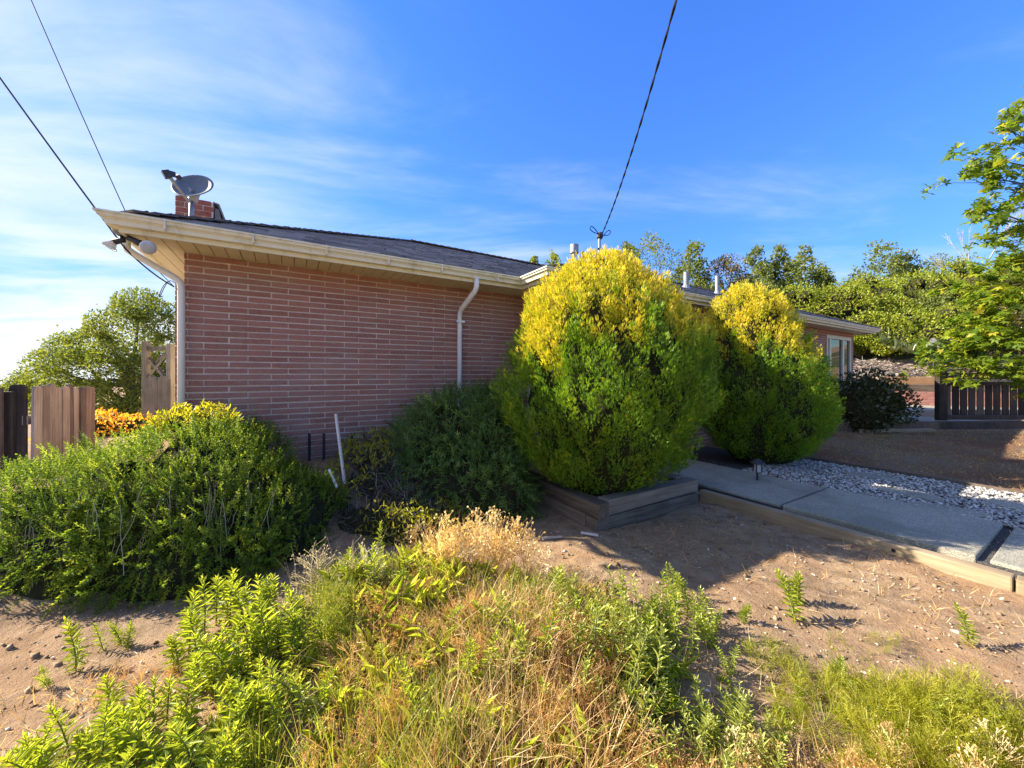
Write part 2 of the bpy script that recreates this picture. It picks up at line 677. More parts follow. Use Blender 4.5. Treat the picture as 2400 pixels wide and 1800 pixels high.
k = NT('dry_lawn')
p = k.coord('Position', (1, 1, 1), (0, 0, R(31)))
big = k.noise(0.7, 5, 0.6, p)
st = k.noise(1.0, 6, 0.7, k.coord('Position', (14, 60, 20), (0, 0, R(20))))
fin = k.noise(70, 5, 0.75, p)
c = k.ramp(fin, [(0.3, (0.10, 0.070, 0.042)), (0.5, (0.21, 0.150, 0.090)), (0.72, (0.34, 0.265, 0.165))])
c = k.mix(k.ramp(big, [(0.45, (0, 0, 0)), (0.62, (0.8, 0.8, 0.8))]), c, (0.20, 0.085, 0.045))
c = k.mix(k.ramp(st, [(0.5, (0, 0, 0)), (0.7, (0.6, 0.6, 0.6))]), c, (0.36, 0.30, 0.19))
k.principled(c, 0.95, k.bump(k.math('ADD', fin, st), 0.9, 0.025), spec=0.1)
M['lawn'] = k.m

k = NT('aggregate_concrete')
p = k.coord('Position')
vo = k.n('ShaderNodeTexVoronoi', feature='F1')
vo.inputs['Scale'].default_value = 120
k.l(p, vo.inputs['Vector'])
fin = k.noise(85, 4, 0.75, p)
big = k.noise(1.6, 6, 0.62, p)
c = k.ramp(fin, [(0.3, (0.12, 0.115, 0.085)), (0.5, (0.33, 0.31, 0.235)), (0.7, (0.60, 0.55, 0.43))])
c = k.mix(k.math('MULTIPLY', k.ramp(vo.outputs['Color'], [(0.3, (0, 0, 0)), (0.9, (1, 1, 1))]), 0.35), c, (0.42, 0.36, 0.28))
c = k.mix(k.math('MULTIPLY', k.ramp(big, [(0.42, (0, 0, 0)), (0.66, (1, 1, 1))]), 0.6), c, (0.17, 0.165, 0.125))
k.principled(c, 0.9, k.bump(k.math('ADD', fin, vo.outputs['Distance']), 0.7, 0.006), spec=0.2)
M['concrete'] = k.m

k = NT('gravel_bed')
p = k.coord('Position')
n = k.noise(60, 5, 0.7, p)
k.principled(k.ramp(n, [(0.3, (0.04, 0.038, 0.036)), (0.7, (0.15, 0.14, 0.13))]), 0.95, k.bump(n, 1.0, 0.02), spec=0.1)
M['gravel_bed'] = k.m

k = NT('white_pebble')
a = k.n('ShaderNodeAttribute', attribute_name='rnd')
n = k.noise(70, 4, 0.6, k.coord('Position'))
c = k.ramp(a.outputs['Fac'], [(0.0, (0.10, 0.095, 0.08)), (0.3, (0.26, 0.245, 0.215)), (0.7, (0.48, 0.46, 0.415)), (1.0, (0.72, 0.70, 0.65))])
c = k.mix(k.math('MULTIPLY', n, 0.4), c, (0.45, 0.42, 0.38))
k.principled(c, 0.85, None, spec=0.2)
M['pebble'] = k.m

k = NT('debris')
a = k.n('ShaderNodeAttribute', attribute_name='rnd')
c = k.ramp(a.outputs['Fac'], [(0.0, (0.14, 0.09, 0.055)), (0.35, (0.32, 0.22, 0.13)), (0.7, (0.50, 0.38, 0.25)), (1.0, (0.66, 0.58, 0.46))])
k.principled(c, 0.9, None, spec=0.15)
M['debris'] = k.m

k = NT('dry_hill')
n = k.noise(0.4, 7, 0.65, k.coord('Position'))
k.principled(k.ramp(n, [(0.3, (0.04, 0.05, 0.015)), (0.7, (0.14, 0.13, 0.06))]), 0.95, spec=0.1)
M['hill'] = k.m

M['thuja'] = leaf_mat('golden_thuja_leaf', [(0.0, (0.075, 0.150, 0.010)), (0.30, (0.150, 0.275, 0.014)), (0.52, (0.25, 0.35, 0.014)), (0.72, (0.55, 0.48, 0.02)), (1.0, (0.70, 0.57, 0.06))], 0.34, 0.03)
M['rosemary'] = leaf_mat('rosemary_leaf', [(0.0, (0.030, 0.060, 0.010)), (0.4, (0.12, 0.19, 0.020)), (0.75, (0.28, 0.35, 0.032)), (1.0, (0.40, 0.43, 0.06))], 0.42, 0.012)
M['dark_shrub'] = leaf_mat('prostrate_leaf', [(0.0, (0.034, 0.076, 0.016)), (0.5, (0.100, 0.180, 0.036)), (0.85, (0.21, 0.31, 0.06)), (1.0, (0.36, 0.40, 0.12))], 0.34, 0.02)
M['oak'] = leaf_mat('oak_leaf', [(0.0, (0.045, 0.075, 0.012)), (0.4, (0.125, 0.165, 0.024)), (0.8, (0.23, 0.26, 0.042)), (1.0, (0.30, 0.29, 0.07))], 0.38, 0.02)
M['hill_leaf'] = leaf_mat('hill_tree_leaf', [(0.0, (0.065, 0.10, 0.012)), (0.4, (0.18, 0.225, 0.02)), (0.8, (0.35, 0.38, 0.035)), (1.0, (0.42, 0.37, 0.05))], 0.42, 0.015)
M['pine_leaf'] = leaf_mat('grey_tree_leaf', [(0.0, (0.055, 0.080, 0.016)), (0.45, (0.14, 0.175, 0.035)), (0.85, (0.24, 0.265, 0.058)), (1.0, (0.26, 0.255, 0.08))], 0.36, 0.015)
M['rust_leaf'] = leaf_mat('rusty_tree_leaf', [(0.0, (0.03, 0.045, 0.012)), (0.45, (0.085, 0.10, 0.025)), (0.75, (0.20, 0.12, 0.04)), (1.0, (0.36, 0.15, 0.06))], 0.35, 0.04)
M['far_leaf'] = leaf_mat('far_wood_leaf', [(0.0, (0.016, 0.026, 0.012)), (0.6, (0.038, 0.052, 0.022)), (1.0, (0.07, 0.085, 0.036))], 0.25, 0.02)
M['maple'] = leaf_mat('lobed_leaf', [(0.0, (0.060, 0.115, 0.012)), (0.45, (0.135, 0.21, 0.018)), (0.8, (0.27, 0.32, 0.025)), (1.0, (0.42, 0.36, 0.04))], 0.48, 0.015)
M['bush_dark'] = leaf_mat('dark_bush_leaf', [(0.0, (0.014, 0.026, 0.008)), (0.55, (0.038, 0.058, 0.018)), (1.0, (0.09, 0.10, 0.035))], 0.28, 0.05)
M['weed'] = leaf_mat('weed_leaf', [(0.0, (0.15, 0.21, 0.016)), (0.45, (0.29, 0.36, 0.024)), (0.85, (0.41, 0.45, 0.040)), (1.0, (0.46, 0.43, 0.07))], 0.46, 0.04)
M['sage_weed'] = leaf_mat('pale_weed_leaf', [(0.0, (0.21, 0.26, 0.035)), (0.5, (0.37, 0.42, 0.055)), (1.0, (0.50, 0.50, 0.12))], 0.40, 0.04)
M['green_grass'] = leaf_mat('green_grass', [(0.0, (0.13, 0.16, 0.02)), (0.5, (0.25, 0.28, 0.035)), (1.0, (0.40, 0.36, 0.08))], 0.44, 0.03)
M['dry_grass'] = leaf_mat('dry_grass', [(0.0, (0.30, 0.165, 0.050)), (0.4, (0.48, 0.30, 0.105)), (0.75, (0.62, 0.44, 0.19)), (1.0, (0.72, 0.58, 0.33))], 0.35, 0.04)
M['rust_weed'] = leaf_mat('rust_weed', [(0.0, (0.30, 0.15, 0.055)), (0.45, (0.46, 0.26, 0.10)), (0.85, (0.55, 0.38, 0.16)), (1.0, (0.42, 0.08, 0.04))], 0.38, 0.02)
M['moss_green'] = leaf_mat('feathery_weed', [(0.0, (0.15, 0.17, 0.012)), (0.5, (0.27, 0.28, 0.018)), (1.0, (0.40, 0.37, 0.04))], 0.42, 0.02)
M['pale_flower'] = leaf_mat('seed_fluff', [(0.0, (0.30, 0.25, 0.16)), (0.6, (0.50, 0.44, 0.33)), (1.0, (0.72, 0.69, 0.62))], 0.3, 0.02)
M['orange_flower'] = leaf_mat('orange_leaf', [(0.0, (0.42, 0.18, 0.02)), (0.6, (0.62, 0.32, 0.03)), (1.0, (0.68, 0.46, 0.07))], 0.45, 0.03)
M['yellow_leaf'] = leaf_mat('yellow_leaf', [(0.0, (0.20, 0.21, 0.015)), (0.6, (0.40, 0.37, 0.02)), (1.0, (0.56, 0.48, 0.03))], 0.42, 0.03)
M['twig'] = leaf_mat('dead_twig', [(0.0, (0.05, 0.04, 0.034)), (0.6, (0.14, 0.115, 0.098)), (1.0, (0.30, 0.26, 0.215))], 0.0, 0.02)
M['agave'] = leaf_mat('agave_leaf', [(0.0, (0.085, 0.12, 0.05)), (0.6, (0.19, 0.23, 0.10)), (1.0, (0.33, 0.34, 0.18))], 0.2, 0.08)
M['mulch'] = leaf_mat('mulch', [(0.0, (0.10, 0.08, 0.068)), (0.5, (0.20, 0.165, 0.14)), (1.0, (0.34, 0.29, 0.25))], 0.0, 0.02)
M['core'] = simple_mat('dark_block_core', (0.030, 0.030, 0.014), 0.95, 0, 0.05, 0.5, 22)  # near-black colour puts shade into the gaps between the leaves
M['stem'] = simple_mat('weed_stem', (0.20, 0.22, 0.06), 0.7, 0, 0.2, 0.3)
M['pale_stem'] = simple_mat('bare_stem', (0.36, 0.32, 0.20), 0.8, 0, 0.2, 0.3)
M['rock'] = simple_mat('grey_rock', (0.15, 0.145, 0.14), 0.9, 0, 0.2, 0.35, 9)
M['paper'] = simple_mat('paper_scrap', (0.78, 0.78, 0.80), 0.8, 0, 0.2, 0.05)

# ------------------------------------------------------------------ ground and other setting
def axis_steps(a0, a1, step, far0, far1, grow=1.16):
    mid = list(np.arange(a0, a1 + step, step))
    lo, s = [], step
    x = a0
    while x > far0:
        s *= grow
        x -= s
        lo.append(x)
    hi, s, x = [], step, mid[-1]
    while x < far1:
        s *= grow
        x += s
        hi.append(x)
    return np.array(lo[::-1] + mid + hi)


def sheet(xs, ys, zf, name, mat, kind='structure', mask=None):
    X, Y = np.meshgrid(xs, ys, indexing='ij')
    Z = zf(X, Y)
    n, m = X.shape
    V = np.stack([X, Y, Z], -1).reshape(-1, 3)
    i = np.arange(n * m).reshape(n, m)
    F = np.stack([i[:-1, :-1], i[1:, :-1], i[1:, 1:], i[:-1, 1:]], -1).reshape(-1, 4)
    if mask is not None:
        c = V[F].mean(1)
        F = F[mask(c[:, 0], c[:, 1])]
    me = np_mesh(name, V, F, None, mat)
    me.polygons.foreach_set('use_smooth', [True] * len(me.polygons))
    return link(name, me, None, None, None, kind)


xs = axis_steps(-5.5, 6.5, 0.06, -420, 420)
ys = axis_steps(0.2, 7.5, 0.06, -60, 600)
sheet(xs, ys, terrain, 'ground', M['dirt'])

# dry hill slope above the yard
sheet(np.linspace(4, 90, 70), np.linspace(17.6, 110, 80), lambda x, y: terrain(x, y) + 0.02, 'hill_slope', M['hill'])

# the brown lawn between the gravel strip and the fence
LAWN = lambda x, y: (TD(x, y)[0] > 7.36) & (y < 8.28)
sheet(np.arange(3.0, 14.0, 0.06), np.arange(2.0, 8.3, 0.06), lambda x, y: terrain(x, y) + 0.03 + 0.04 * vnoise(x * 3, y * 3) + 0.03 * vnoise(x * 9, y * 9), 'dry_lawn', M['lawn'], mask=LAWN)

# gravel strip base
sheet(np.arange(2.0, 9.0, 0.08), np.arange(1.0, 8.0, 0.08), lambda x, y: 0.098 + 0.012 * vnoise(x * 3, y * 3), 'gravel_bed', M['gravel_bed'],
      mask=lambda x, y: (TD(x, y)[0] > 5.62) & (TD(x, y)[0] < 7.30) & (TD(x, y)[1] > -2.5) & (TD(x, y)[1] < 4.3))

# concrete walk: slabs with open joints, running to the front door
walk = bpy.data.objects.new('garden_path', None)
walk.location = P(4.45, 0, 0)
walk.rotation_euler = (0, 0, R(31.1))
col.objects.link(walk)
tag(walk, kind='structure', label='grey exposed aggregate concrete walk of big slabs beside the white gravel')
joints = [5.9, 4.55, 3.23, 1.905, 0.56, -0.80, -2.2]
for i in range(len(joints) - 1):
    d1, d0 = joints[i], joints[i + 1]
    gap = 0.06 if i in (3, 4) else 0.02
    mb = MB()
    n = 12
    mb.box((0.03 if i != 3 else 0.0, d0 + gap / 2, -0.05), (1.21, d1 - gap / 2, 0.125 + (0.012 if i == 3 else 0.0)))
    o = mb.build('slab', M['concrete'], walk, bevel=0.012)
MB().box((0.01, -2.2, -0.06), (1.2, 5.8, 0.098)).build('joint_shade_fill', M['gravel_bed'], walk)  # soil fill; its dark colour puts the gap's shadow into the joints
# concrete footing strip between slab and timber
MB().box((-0.115, -2.2, -0.05), (-0.04, 3.0, 0.045)).build('footing_strip', M['concrete'], walk, bevel=0.006)

# stepping stones in the gravel
for i, (u, v, a, b, rot) in enumerate([(2040, 1118, 0.62, 0.34, 12), (2135, 1160, 0.55, 0.30, 5), (2220, 1196, 0.60, 0.30, 18), (2420, 1196, 0.6, 0.4, 0)]):
    c = G(u, v, 0.12)
    mb = MB()
    top, bot = [], []
    for k_ in range(14):
        an = 2 * math.pi * k_ / 14
        rr = 1 + random.uniform(-0.09, 0.09)
        top.append((math.cos(an) * a / 2 * rr, math.sin(an) * b / 2 * rr, 0.022))
        bot.append((math.cos(an) * a / 2 * rr, math.sin(an) * b / 2 * rr, -0.05))
    mb.v = top + bot
    mb.f = [tuple(range(14))] + [(k_, k_ + 14, (k_ + 1) % 14 + 14, (k_ + 1) % 14) for k_ in range(14)]
    o = mb.build('stepping_stone', M['concrete'], None, (c.x, c.y, 0.118), bevel=0.006)
    o.rotation_euler = (0, 0, R(-59 + rot))
    tag(o, ['flat grey stepping stone at the far end of the white gravel', 'middle grey stepping stone set in the white gravel',
            'grey stepping stone nearest the concrete slab in the white gravel', 'grey stepping stone cut off by the right edge of the picture'][i],
        'stepping stone', 'stepping stones in the gravel')

# white gravel: rounded chips
k_ = 10500
t = rng.uniform(5.64, 7.27, k_)
D = -1.0 + 3.9 * rng.random(k_) ** 0.8
keep = vnoise(t * 1.4, D * 1.4) > -0.47
t, D = t[keep], D[keep]
oct_v = np.array([(1, 0, 0), (-1, 0, 0), (0, 1, 0), (0, -1, 0), (0, 0, 1), (0, 0, -1)], float)
oct_f = np.array([(0, 2, 4), (2, 1, 4), (1, 3, 4), (3, 0, 4), (2, 0, 5), (1, 2, 5), (3, 1, 5), (0, 3, 5)])
pos = np.stack([CA * t - SA * D, SA * t + CA * D, np.full(len(t), 0.118) + rng.uniform(-0.008, 0.016, len(t))], 1)
scl = np.stack([rng.uniform(0.012, 0.032, len(t)), rng.uniform(0.010, 0.024, len(t)), rng.uniform(0.008, 0.016, len(t))], 1)
V, F, r_ = scatter(oct_v, oct_f, pos, frames(rng.normal(size=(len(t), 3)) + [0, 1.5, 0], np.tile([0.1, 0, 1.0], (len(t), 1))), scl, rng.random(len(t)))
o = link('gravel', np_mesh('gravel', V, F, r_, M['pebble']), kind='stuff')
# thin dark edging between gravel and lawn
mb = MB()
for a, b in zip(np.linspace(4.2, -2.4, 12)[:-1], np.linspace(4.2, -2.4, 12)[1:]):
    mb.box((0, b - 6.0 + 0.003, -0.1), (0.045, a - 6.0, 0.155 + random.uniform(-0.006, 0.006)))
o = mb.build('lawn_edging', M['rail_dark'], None, P(7.31, 6.0, 0))
o.rotation_euler = (0, 0, R(31.1))
tag(o, 'low dark edging strip between the white gravel and the brown lawn', 'edging')

# ------------------------------------------------------------------ the house
T0, D0 = -0.93, 5.09
house = empty('brick_house', P(T0, D0, 0), 'long low red brick house with shingled hip roof and cream gutters', 'house', rz=R(31.1))


def hl(t, D, z):
    return (t - T0, D - D0, z)


def hbox(mb, t0, t1, d0, d1, z0, z1, jit=0.0):
    mb.box(hl(t0, d0, z0), hl(t1, d1, z1), jit)


Z_SOF = 2.785
WALL_D = 4.35                            # front section
# backing walls (mortar shows in the joints)
mb = MB()
hbox(mb, -0.92, 3.47, 5.0995, 5.25, -0.2, Z_SOF + 0.05)
hbox(mb, -0.92, -0.77, 5.252, 11.0, -0.6, Z_SOF + 0.05)
mb.build('wing_wall', M['mortar'], house)
mb = MB()
WT0, WT1, WZ0, WZ1 = 12.92, 14.60, 0.55, 2.60
hbox(mb, 3.36, 3.50, WALL_D + 0.16, 5.096, -0.1, Z_SOF + 0.05)
hbox(mb, 3.36, WT0, WALL_D + 0.008, WALL_D + 0.158, -0.1, Z_SOF + 0.05)
hbox(mb, WT0 + 0.001, WT1 - 0.001, WALL_D + 0.008, WALL_D + 0.158, -0.1, WZ0)
hbox(mb, WT0 + 0.001, WT1 - 0.001, WALL_D + 0.008, WALL_D + 0.158, WZ1, Z_SOF + 0.05)
hbox(mb, WT1, 14.89, WALL_D + 0.008, WALL_D + 0.158, -0.1, Z_SOF + 0.05)
hbox(mb, 14.75, 14.89, WALL_D + 0.16, 11.0, -0.1, Z_SOF + 0.05)
hbox(mb, -0.76, 14.74, 11.01, 11.15, -0.6, Z_SOF + 0.05)
mb.build('front_wall', M['mortar'], house)

# wing wall bricks, long and thin, half bond; the ones that show largest are single parts
PITCH, MODULE, BH = 0.0669, 0.387, 0.0543
brick_meshes = {}


def brick_mesh(length, var):
    key = (round(length, 3), var)
    if key not in brick_meshes:
        mb_ = MB()
        e = 0.0025
        L, d, h = length, 0.05, BH
        mb_.v = [(random.uniform(0, e), 0.004 + random.uniform(-e, e) * .8, random.uniform(0, e)), (L - random.uniform(0, e), 0.004 + random.uniform(-e, e) * .8, random.uniform(0, e)),
                 (L, d, 0), (0, d, 0), (random.uniform(0, e), 0.004 + random.uniform(-e, e) * .8, h - random.uniform(0, e)),
                 (L - random.uniform(0, e), 0.004 + random.uniform(-e, e) * .8, h - random.uniform(0, e)), (L, d, h), (0, d, h)]
        m1, m2 = L * random.uniform(.3, .4), L * random.uniform(.6, .7)
        mb_.v += [(m1, -0.001, 0.001), (m2, 0.001, 0.002), (m1, 0.0, h - 0.001), (m2, -0.001, h - 0.002)]
        mb_.f = [(0, 8, 10, 4), (8, 9, 11, 10), (9, 1, 5, 11), (1, 2, 6, 5), (3, 0, 4, 7), (4, 10, 11, 5, 6, 7), (0, 3, 2, 1, 9, 8)]
        me = bpy.data.meshes.new('brick')
        me.from_pydata(mb_.v, [], mb_.f)
        me.materials.append(M['brick'])
        brick_meshes[key] = me
    return brick_meshes[key]


cands = []
for r in range(42):
    zt = Z_SOF - 0.004 - r * PITCH
    if r % 2 == 0:
        edges = [-0.930, -0.905, -0.773]
        x = -0.773
    else:
        edges = [-0.930, -0.554]
        x = -0.554
    while x < 3.36:
        x += MODULE
        edges.append(min(x, 3.37))
    for a, b in zip(edges[:-1], edges[1:]):
        if b - a < 0.03 and a > -0.9:
            continue
        off = random.uniform(-0.006, 0.001)
        L = b - a - (0.010 if b - a > 0.05 else 0.004)
        cands.append((a + 0.006 if a > -0.92 else a, L, zt - BH + random.uniform(-0.0015, 0.0015), off))


def shown(c):
    a, L, z, off = c
    w = P(a + L / 2, 5.09, z)
    u, v = 1200 + 870 * w.x / w.y, 880 + 870 * (H - z) / w.y
    vis = 1.0 if (z > 0.62 and u < 1190) else 0.15
    if u < 620 and z < 1.05 or u > 980 and z < 1.25:
        vis = 0.15
    return vis * L * BH / w.y ** 2 * (1 if L > 0.05 else 0.1)


cands.sort(key=shown, reverse=True)
for c in cands[:300]:
    a, L, z, off = c
    link('brick', brick_mesh(L, random.randrange(3) if L > 0.36 else 0), None, house, hl(a, 5.09 + off, z))


def joined_bricks(rows, name):
    """bricks beyond the single ones: one mesh"""
    mb_ = MB()
    for (a, L, z, off, D) in rows:
        hbox(mb_, a, a + L, D + off, D + 0.05, z, z + BH, 0.0015)
    me = bpy.data.meshes.new(name)
    me.from_pydata(mb_.v, [], mb_.f)
    at = me.attributes.new('rnd', 'FLOAT', 'FACE')
    at.data.foreach_set('value', np.repeat(rng.random(len(rows)), 6).astype(np.float32))
    me.materials.append(M['brick_far'])
    return link(name, me, None, house, None, 'stuff')


joined_bricks([(a, L, z, off, 5.09) for a, L, z, off in cands[300:]], 'lower_brickwork')
rows = []
for r in range(42):
    zt = Z_SOF - 0.004 - r * PITCH
    x = 3.36 + (0.0 if r % 2 else MODULE / 2) - MODULE
    while x < 14.89:
        a, b = max(x, 3.36), min(x + MODULE, 14.89)
        x += MODULE
        zz = zt - BH
        segs = [(a, b)]
        if zz + BH > WZ0 and zz < WZ1 + 0.0:
            segs = []
            if a < WT0:
                segs.append((a, min(b, WT0 - 0.002)))
            if b > WT1:
                segs.append((max(a, WT1 + 0.012), b))
        for a_, b_ in segs:
            if b_ - a_ > 0.05:
                rows.append((a_ + 0.006, b_ - a_ - 0.012, zz, random.uniform(-0.003, 0.003), WALL_D))
joined_bricks(rows, 'front_brickwork')


# swept trim along the eaves, mitred
def sweep(path, prof, name, mat, cap=True):
    n = len(path)
    sec = []
    for i in range(n):
        p_ = Vector(path[i])
        dirs = []
        if i > 0:
            dirs.append((p_ - Vector(path[i - 1])).normalized())
        if i < n - 1:
            dirs.append((Vector(path[i + 1]) - p_).normalized())
        ns = [Vector((d.y, -d.x)) for d in dirs]
        if len(ns) == 2:
            mdir = (ns[0] + ns[1]).normalized()
            mdir = mdir / mdir.dot(ns[0])
        else:
            mdir = ns[0]
        sec.append([hl(p_.x + mdir.x * o_, p_.y + mdir.y * o_, z_) for o_, z_ in prof])
    mb_ = MB()
    m = len(prof)
    for s in sec:
        mb_.v += s
    for i in range(n - 1):
        for j in range(m):
            j2 = (j + 1) % m
            mb_.f.append((i * m + j, (i + 1) * m + j, (i + 1) * m + j2, i * m + j2))
    if cap:
        mb_.f.append(tuple(range(m))[::-1])
        mb_.f.append(tuple((n - 1) * m + j for j in range(m)))
    return mb_.build(name, mat, house)


TF, DF, TJ, DF2, TE = -1.27, 4.56, 2.93, 3.93, 15.20
eave = [(TF, 6.9), (TF, DF), (TJ, DF), (TJ, DF2), (TE, DF2), (TE, 11.0)]
sweep(eave, [(-0.022, 2.757), (0, 2.757), (0, 2.90), (-0.022, 2.90)], 'fascia', M['trim'])
sweep(eave, [(0.002, 2.800), (0.066, 2.800), (0.073, 2.828), (0.082, 2.840), (0.104, 2.856), (0.109, 2.879), (0.122, 2.881), (0.122, 2.897), (0.110, 2.897),
             (0.102, 2.881), (0.096, 2.862), (0.070, 2.846), (0.062, 2.832), (0.058, 2.809), (0.002, 2.809)], 'gutter', M['trim'])
# soffit: tongue and groove boards
sb = MB()
sb.v = [(0.004, 0, 0), (0.116, 0, 0), (0.116, 1, 0), (0.004, 1, 0), (0, 0, 0.012), (0.12, 0, 0.012), (0.12, 1, 0.012), (0, 1, 0.012)]
sb.f = [(0, 3, 2, 1), (4, 5, 6, 7), (0, 1, 5, 4), (1, 2, 6, 5), (2, 3, 7, 6), (3, 0, 4, 7)]
sme = bpy.data.meshes.new('soffit_board')
sme.from_pydata(sb.v, [], sb.f)
sme.materials.append(M['soffit'])
t = -0.915
while t < 2.9:
    o = link('soffit_board', sme, None, house, hl(t, DF + 0.001, Z_SOF + random.uniform(0, .0015)))
    o.scale = (1, 0.55, 1)
    t += 0.122
for i in range(3):                                     # side eave: boards run lengthwise
    o = link('soffit_board', sme, None, house, hl(-1.248 + i * 0.111 + 0.110, DF + 0.001, Z_SOF + 0.002 * i))
    o.rotation_euler = (0, 0, 0)
    o.scale = (0.9, 6.3, 1)
    o.location.x -= 0.110
t = 11.2
while t < 15.1:
    o = link('soffit_board', sme, None, house, hl(t, DF2 + 0.001, Z_SOF + random.uniform(0, .0015)))
    o.scale = (1, 0.46, 1)
    t += 0.122
mb = MB()
hbox(mb, 2.95, 3.38, 4.40, 5.12, Z_SOF, Z_SOF + 0.012)
hbox(mb, 2.95, 11.19, DF2 + 0.001, 4.38, Z_SOF + 0.001, Z_SOF + 0.013)
hbox(mb, 14.90, 15.18, 4.40, 11.0, Z_SOF, Z_SOF + 0.012)
mb.build('soffit_panel', M['soffit'], house)

# roof: two hipped volumes that run into each other
SLOPE, ZE = 0.424, 2.905


def hip(t0, t1, d0, d1, ze):
    h = (d1 - d0) / 2
    zr = ze + SLOPE * h
    return [hl(t0, d0, ze), hl(t1, d0, ze), hl(t1, d1, ze), hl(t0, d1, ze), hl(t0 + h, d0 + h, zr), hl(t1 - h, d0 + h, zr)], \
           [(0, 1, 5, 4), (1, 2, 5), (2, 3, 4, 5), (3, 0, 4), (0, 3, 2, 1)]


mb = MB()
mb.add(*hip(-1.215, 12.0, 4.505, 11.4, ZE - 0.012))
mb.add(*hip(2.885, 15.25, 3.875, 11.4, ZE - 0.012))
mb.build('roof', M['shingle'], house)
# shingles, course by course; the lower edge of each tab stands proud
Vs, Fs, Rs = [], [], []


def shingle_plane(e0, axis_t, L, h, rise_dir, trim0, trim1):
    """e0: eave start (t, D); axis_t: along-eave direction; rise_dir: up-slope in plan"""
    expo = 0.135
    nrow = int(h / expo)
    for r in range(nrow):
        a0, a1 = r * expo, (r + 1) * expo + 0.01
        s0, s1 = a0 * trim0, L - a0 * trim1
        x = s0 - random.uniform(0, 0.3)
        while x < s1:
            w = random.choice((0.165, 0.2, 0.23, 0.30))
            x0, x1 = max(x, s0), min(x + w - 0.004, s1)
            x += w
            if x1 - x0 < 0.02:
                continue
            lift = random.uniform(0.012, 0.024)
            b = len(Vs)
            for (xx, aa, zz) in ((x0, a0 - 0.02 if r == 0 else a0, lift), (x1, a0 - 0.02 if r == 0 else a0, lift), (x1, a1, 0.002), (x0, a1, 0.002),
                                 (x0, a0, -0.010), (x1, a0, -0.010)):
                tt = e0[0] + axis_t[0] * xx + rise_dir[0] * aa
                dd = e0[1] + axis_t[1] * xx + rise_dir[1] * aa
                Vs.append(hl(tt, dd, ZE + SLOPE * aa + zz))
            Fs.append((b, b + 1, b + 2, b + 3))
            Fs.append((b + 4, b + 5, b + 1, b))
            q = random.random()
            Rs.extend((q, q))


shingle_plane((-1.215, 4.505), (1, 0), 4.15 + 6.0, 3.44, (0, 1), 1, 0)
shingle_plane((-1.215, 11.4), (0, -1), 6.895, 3.44, (1, 0), 1, 1)
shingle_plane((2.885, 3.875), (1, 0), 12.365, 3.76, (0, 1), 1, 1)
shingle_plane((2.885, 11.4), (0, -1), 7.525, 3.76, (1, 0), 1, 1)
link('roof_shingles', np_mesh('roof_shingles', np.array(Vs), np.array(Fs), np.array(Rs), M['shingle']), None, house, None, 'stuff')
# hip and ridge caps
mb = MB()


def caps(a, b, ze_off):
    a, b = Vector(a), Vector(b)
    n = int((b - a).length / 0.16)
    for i in range(n):
        p0, p1 = a.lerp(b, i / n), a.lerp(b, min(1, (i + 1.25) / n))
        p0 = p0 + Vector((0, 0, 0.022))
        p1 = p1 + Vector((0, 0, 0.006))
        mb.bar(p0, p1, 0.20, 0.016)


zrA = ZE + SLOPE * 3.4475
zrB = ZE + SLOPE * 3.7625
caps(hl(-1.215, 4.505, ZE), hl(2.2325, 7.9525, zrA), 0)
caps(hl(2.2325, 7.9525, zrA), hl(6.3, 7.9525, zrA), 0)
caps(hl(2.885, 3.875, ZE), hl(6.6475, 7.6375, zrB), 0)
caps(hl(6.6475, 7.6375, zrB), hl(11.4875, 7.6375, zrB), 0)
caps(hl(15.25, 3.875, ZE), hl(11.4875, 7.6375, zrB), 0)
mb.build('ridge_caps', M['shingle'], house, kind='stuff')

# chimney on the west side
mb = MB()
hbox(mb, -1.37, -0.955, 7.03, 7.9, -0.5, 4.07)
chim = mb.build('chimney', M['mortar'], house)
cb = MB().box((0, 0, 0), (0.195, 0.07, 0.066), 0.003)
cme = bpy.data.meshes.new('brick')
cme.from_pydata(cb.v, [], cb.f)
cme.materials.append(M['chimney_brick'])
rows2 = []
for r in range(54):
    z = 4.09 - (r + 1) * 0.080
    off = -0.10 if r % 2 else 0.0
    for j in range(3):
        a = -1.38 + off + j * 0.2075
        a0, a1 = max(a, -1.38), min(a + 0.195, -0.945)
        if a1 - a0 < 0.05:
            continue
        if z > 3.3:
            o = link('brick', cme, None, chim, hl(a0, 7.02 + random.uniform(-.004, .004), z))
            o.scale = ((a1 - a0) / 0.195, 1, 1)
        else:
            rows2.append((a0, a1 - a0, z, 0.0, 7.02))
    for j in range(5):                                   # west face
        d = 7.095 + j * 0.19
        rows2.append((-1.385, 0.06, z, random.uniform(-.003, .003), d))
mb = MB()
for a, L, z, off, D in rows2:
    if L == 0.06:
        hbox(mb, a, a + L, D, D + 0.18, z, z + 0.066, 0.002)
    else:
        hbox(mb, a, a + L, D, D + 0.05, z, z + 0.066, 0.002)
mb.build('chimney_brickwork', M['chimney_brick'], chim, kind='stuff')
mb = MB()
a, b = hl(-0.93, 7.03, 4.06), hl(-0.78, 7.03, 3.55)
mb.hexa([hl(-0.955, 7.02, 4.07), hl(-0.90, 7.02, 4.05), hl(-0.90, 7.85, 4.05), hl(-0.955, 7.85, 4.07),
         hl(-0.955, 7.02, 4.085), hl(-0.88, 7.02, 4.065), hl(-0.88, 7.85, 4.065), hl(-0.955, 7.85, 4.085)])
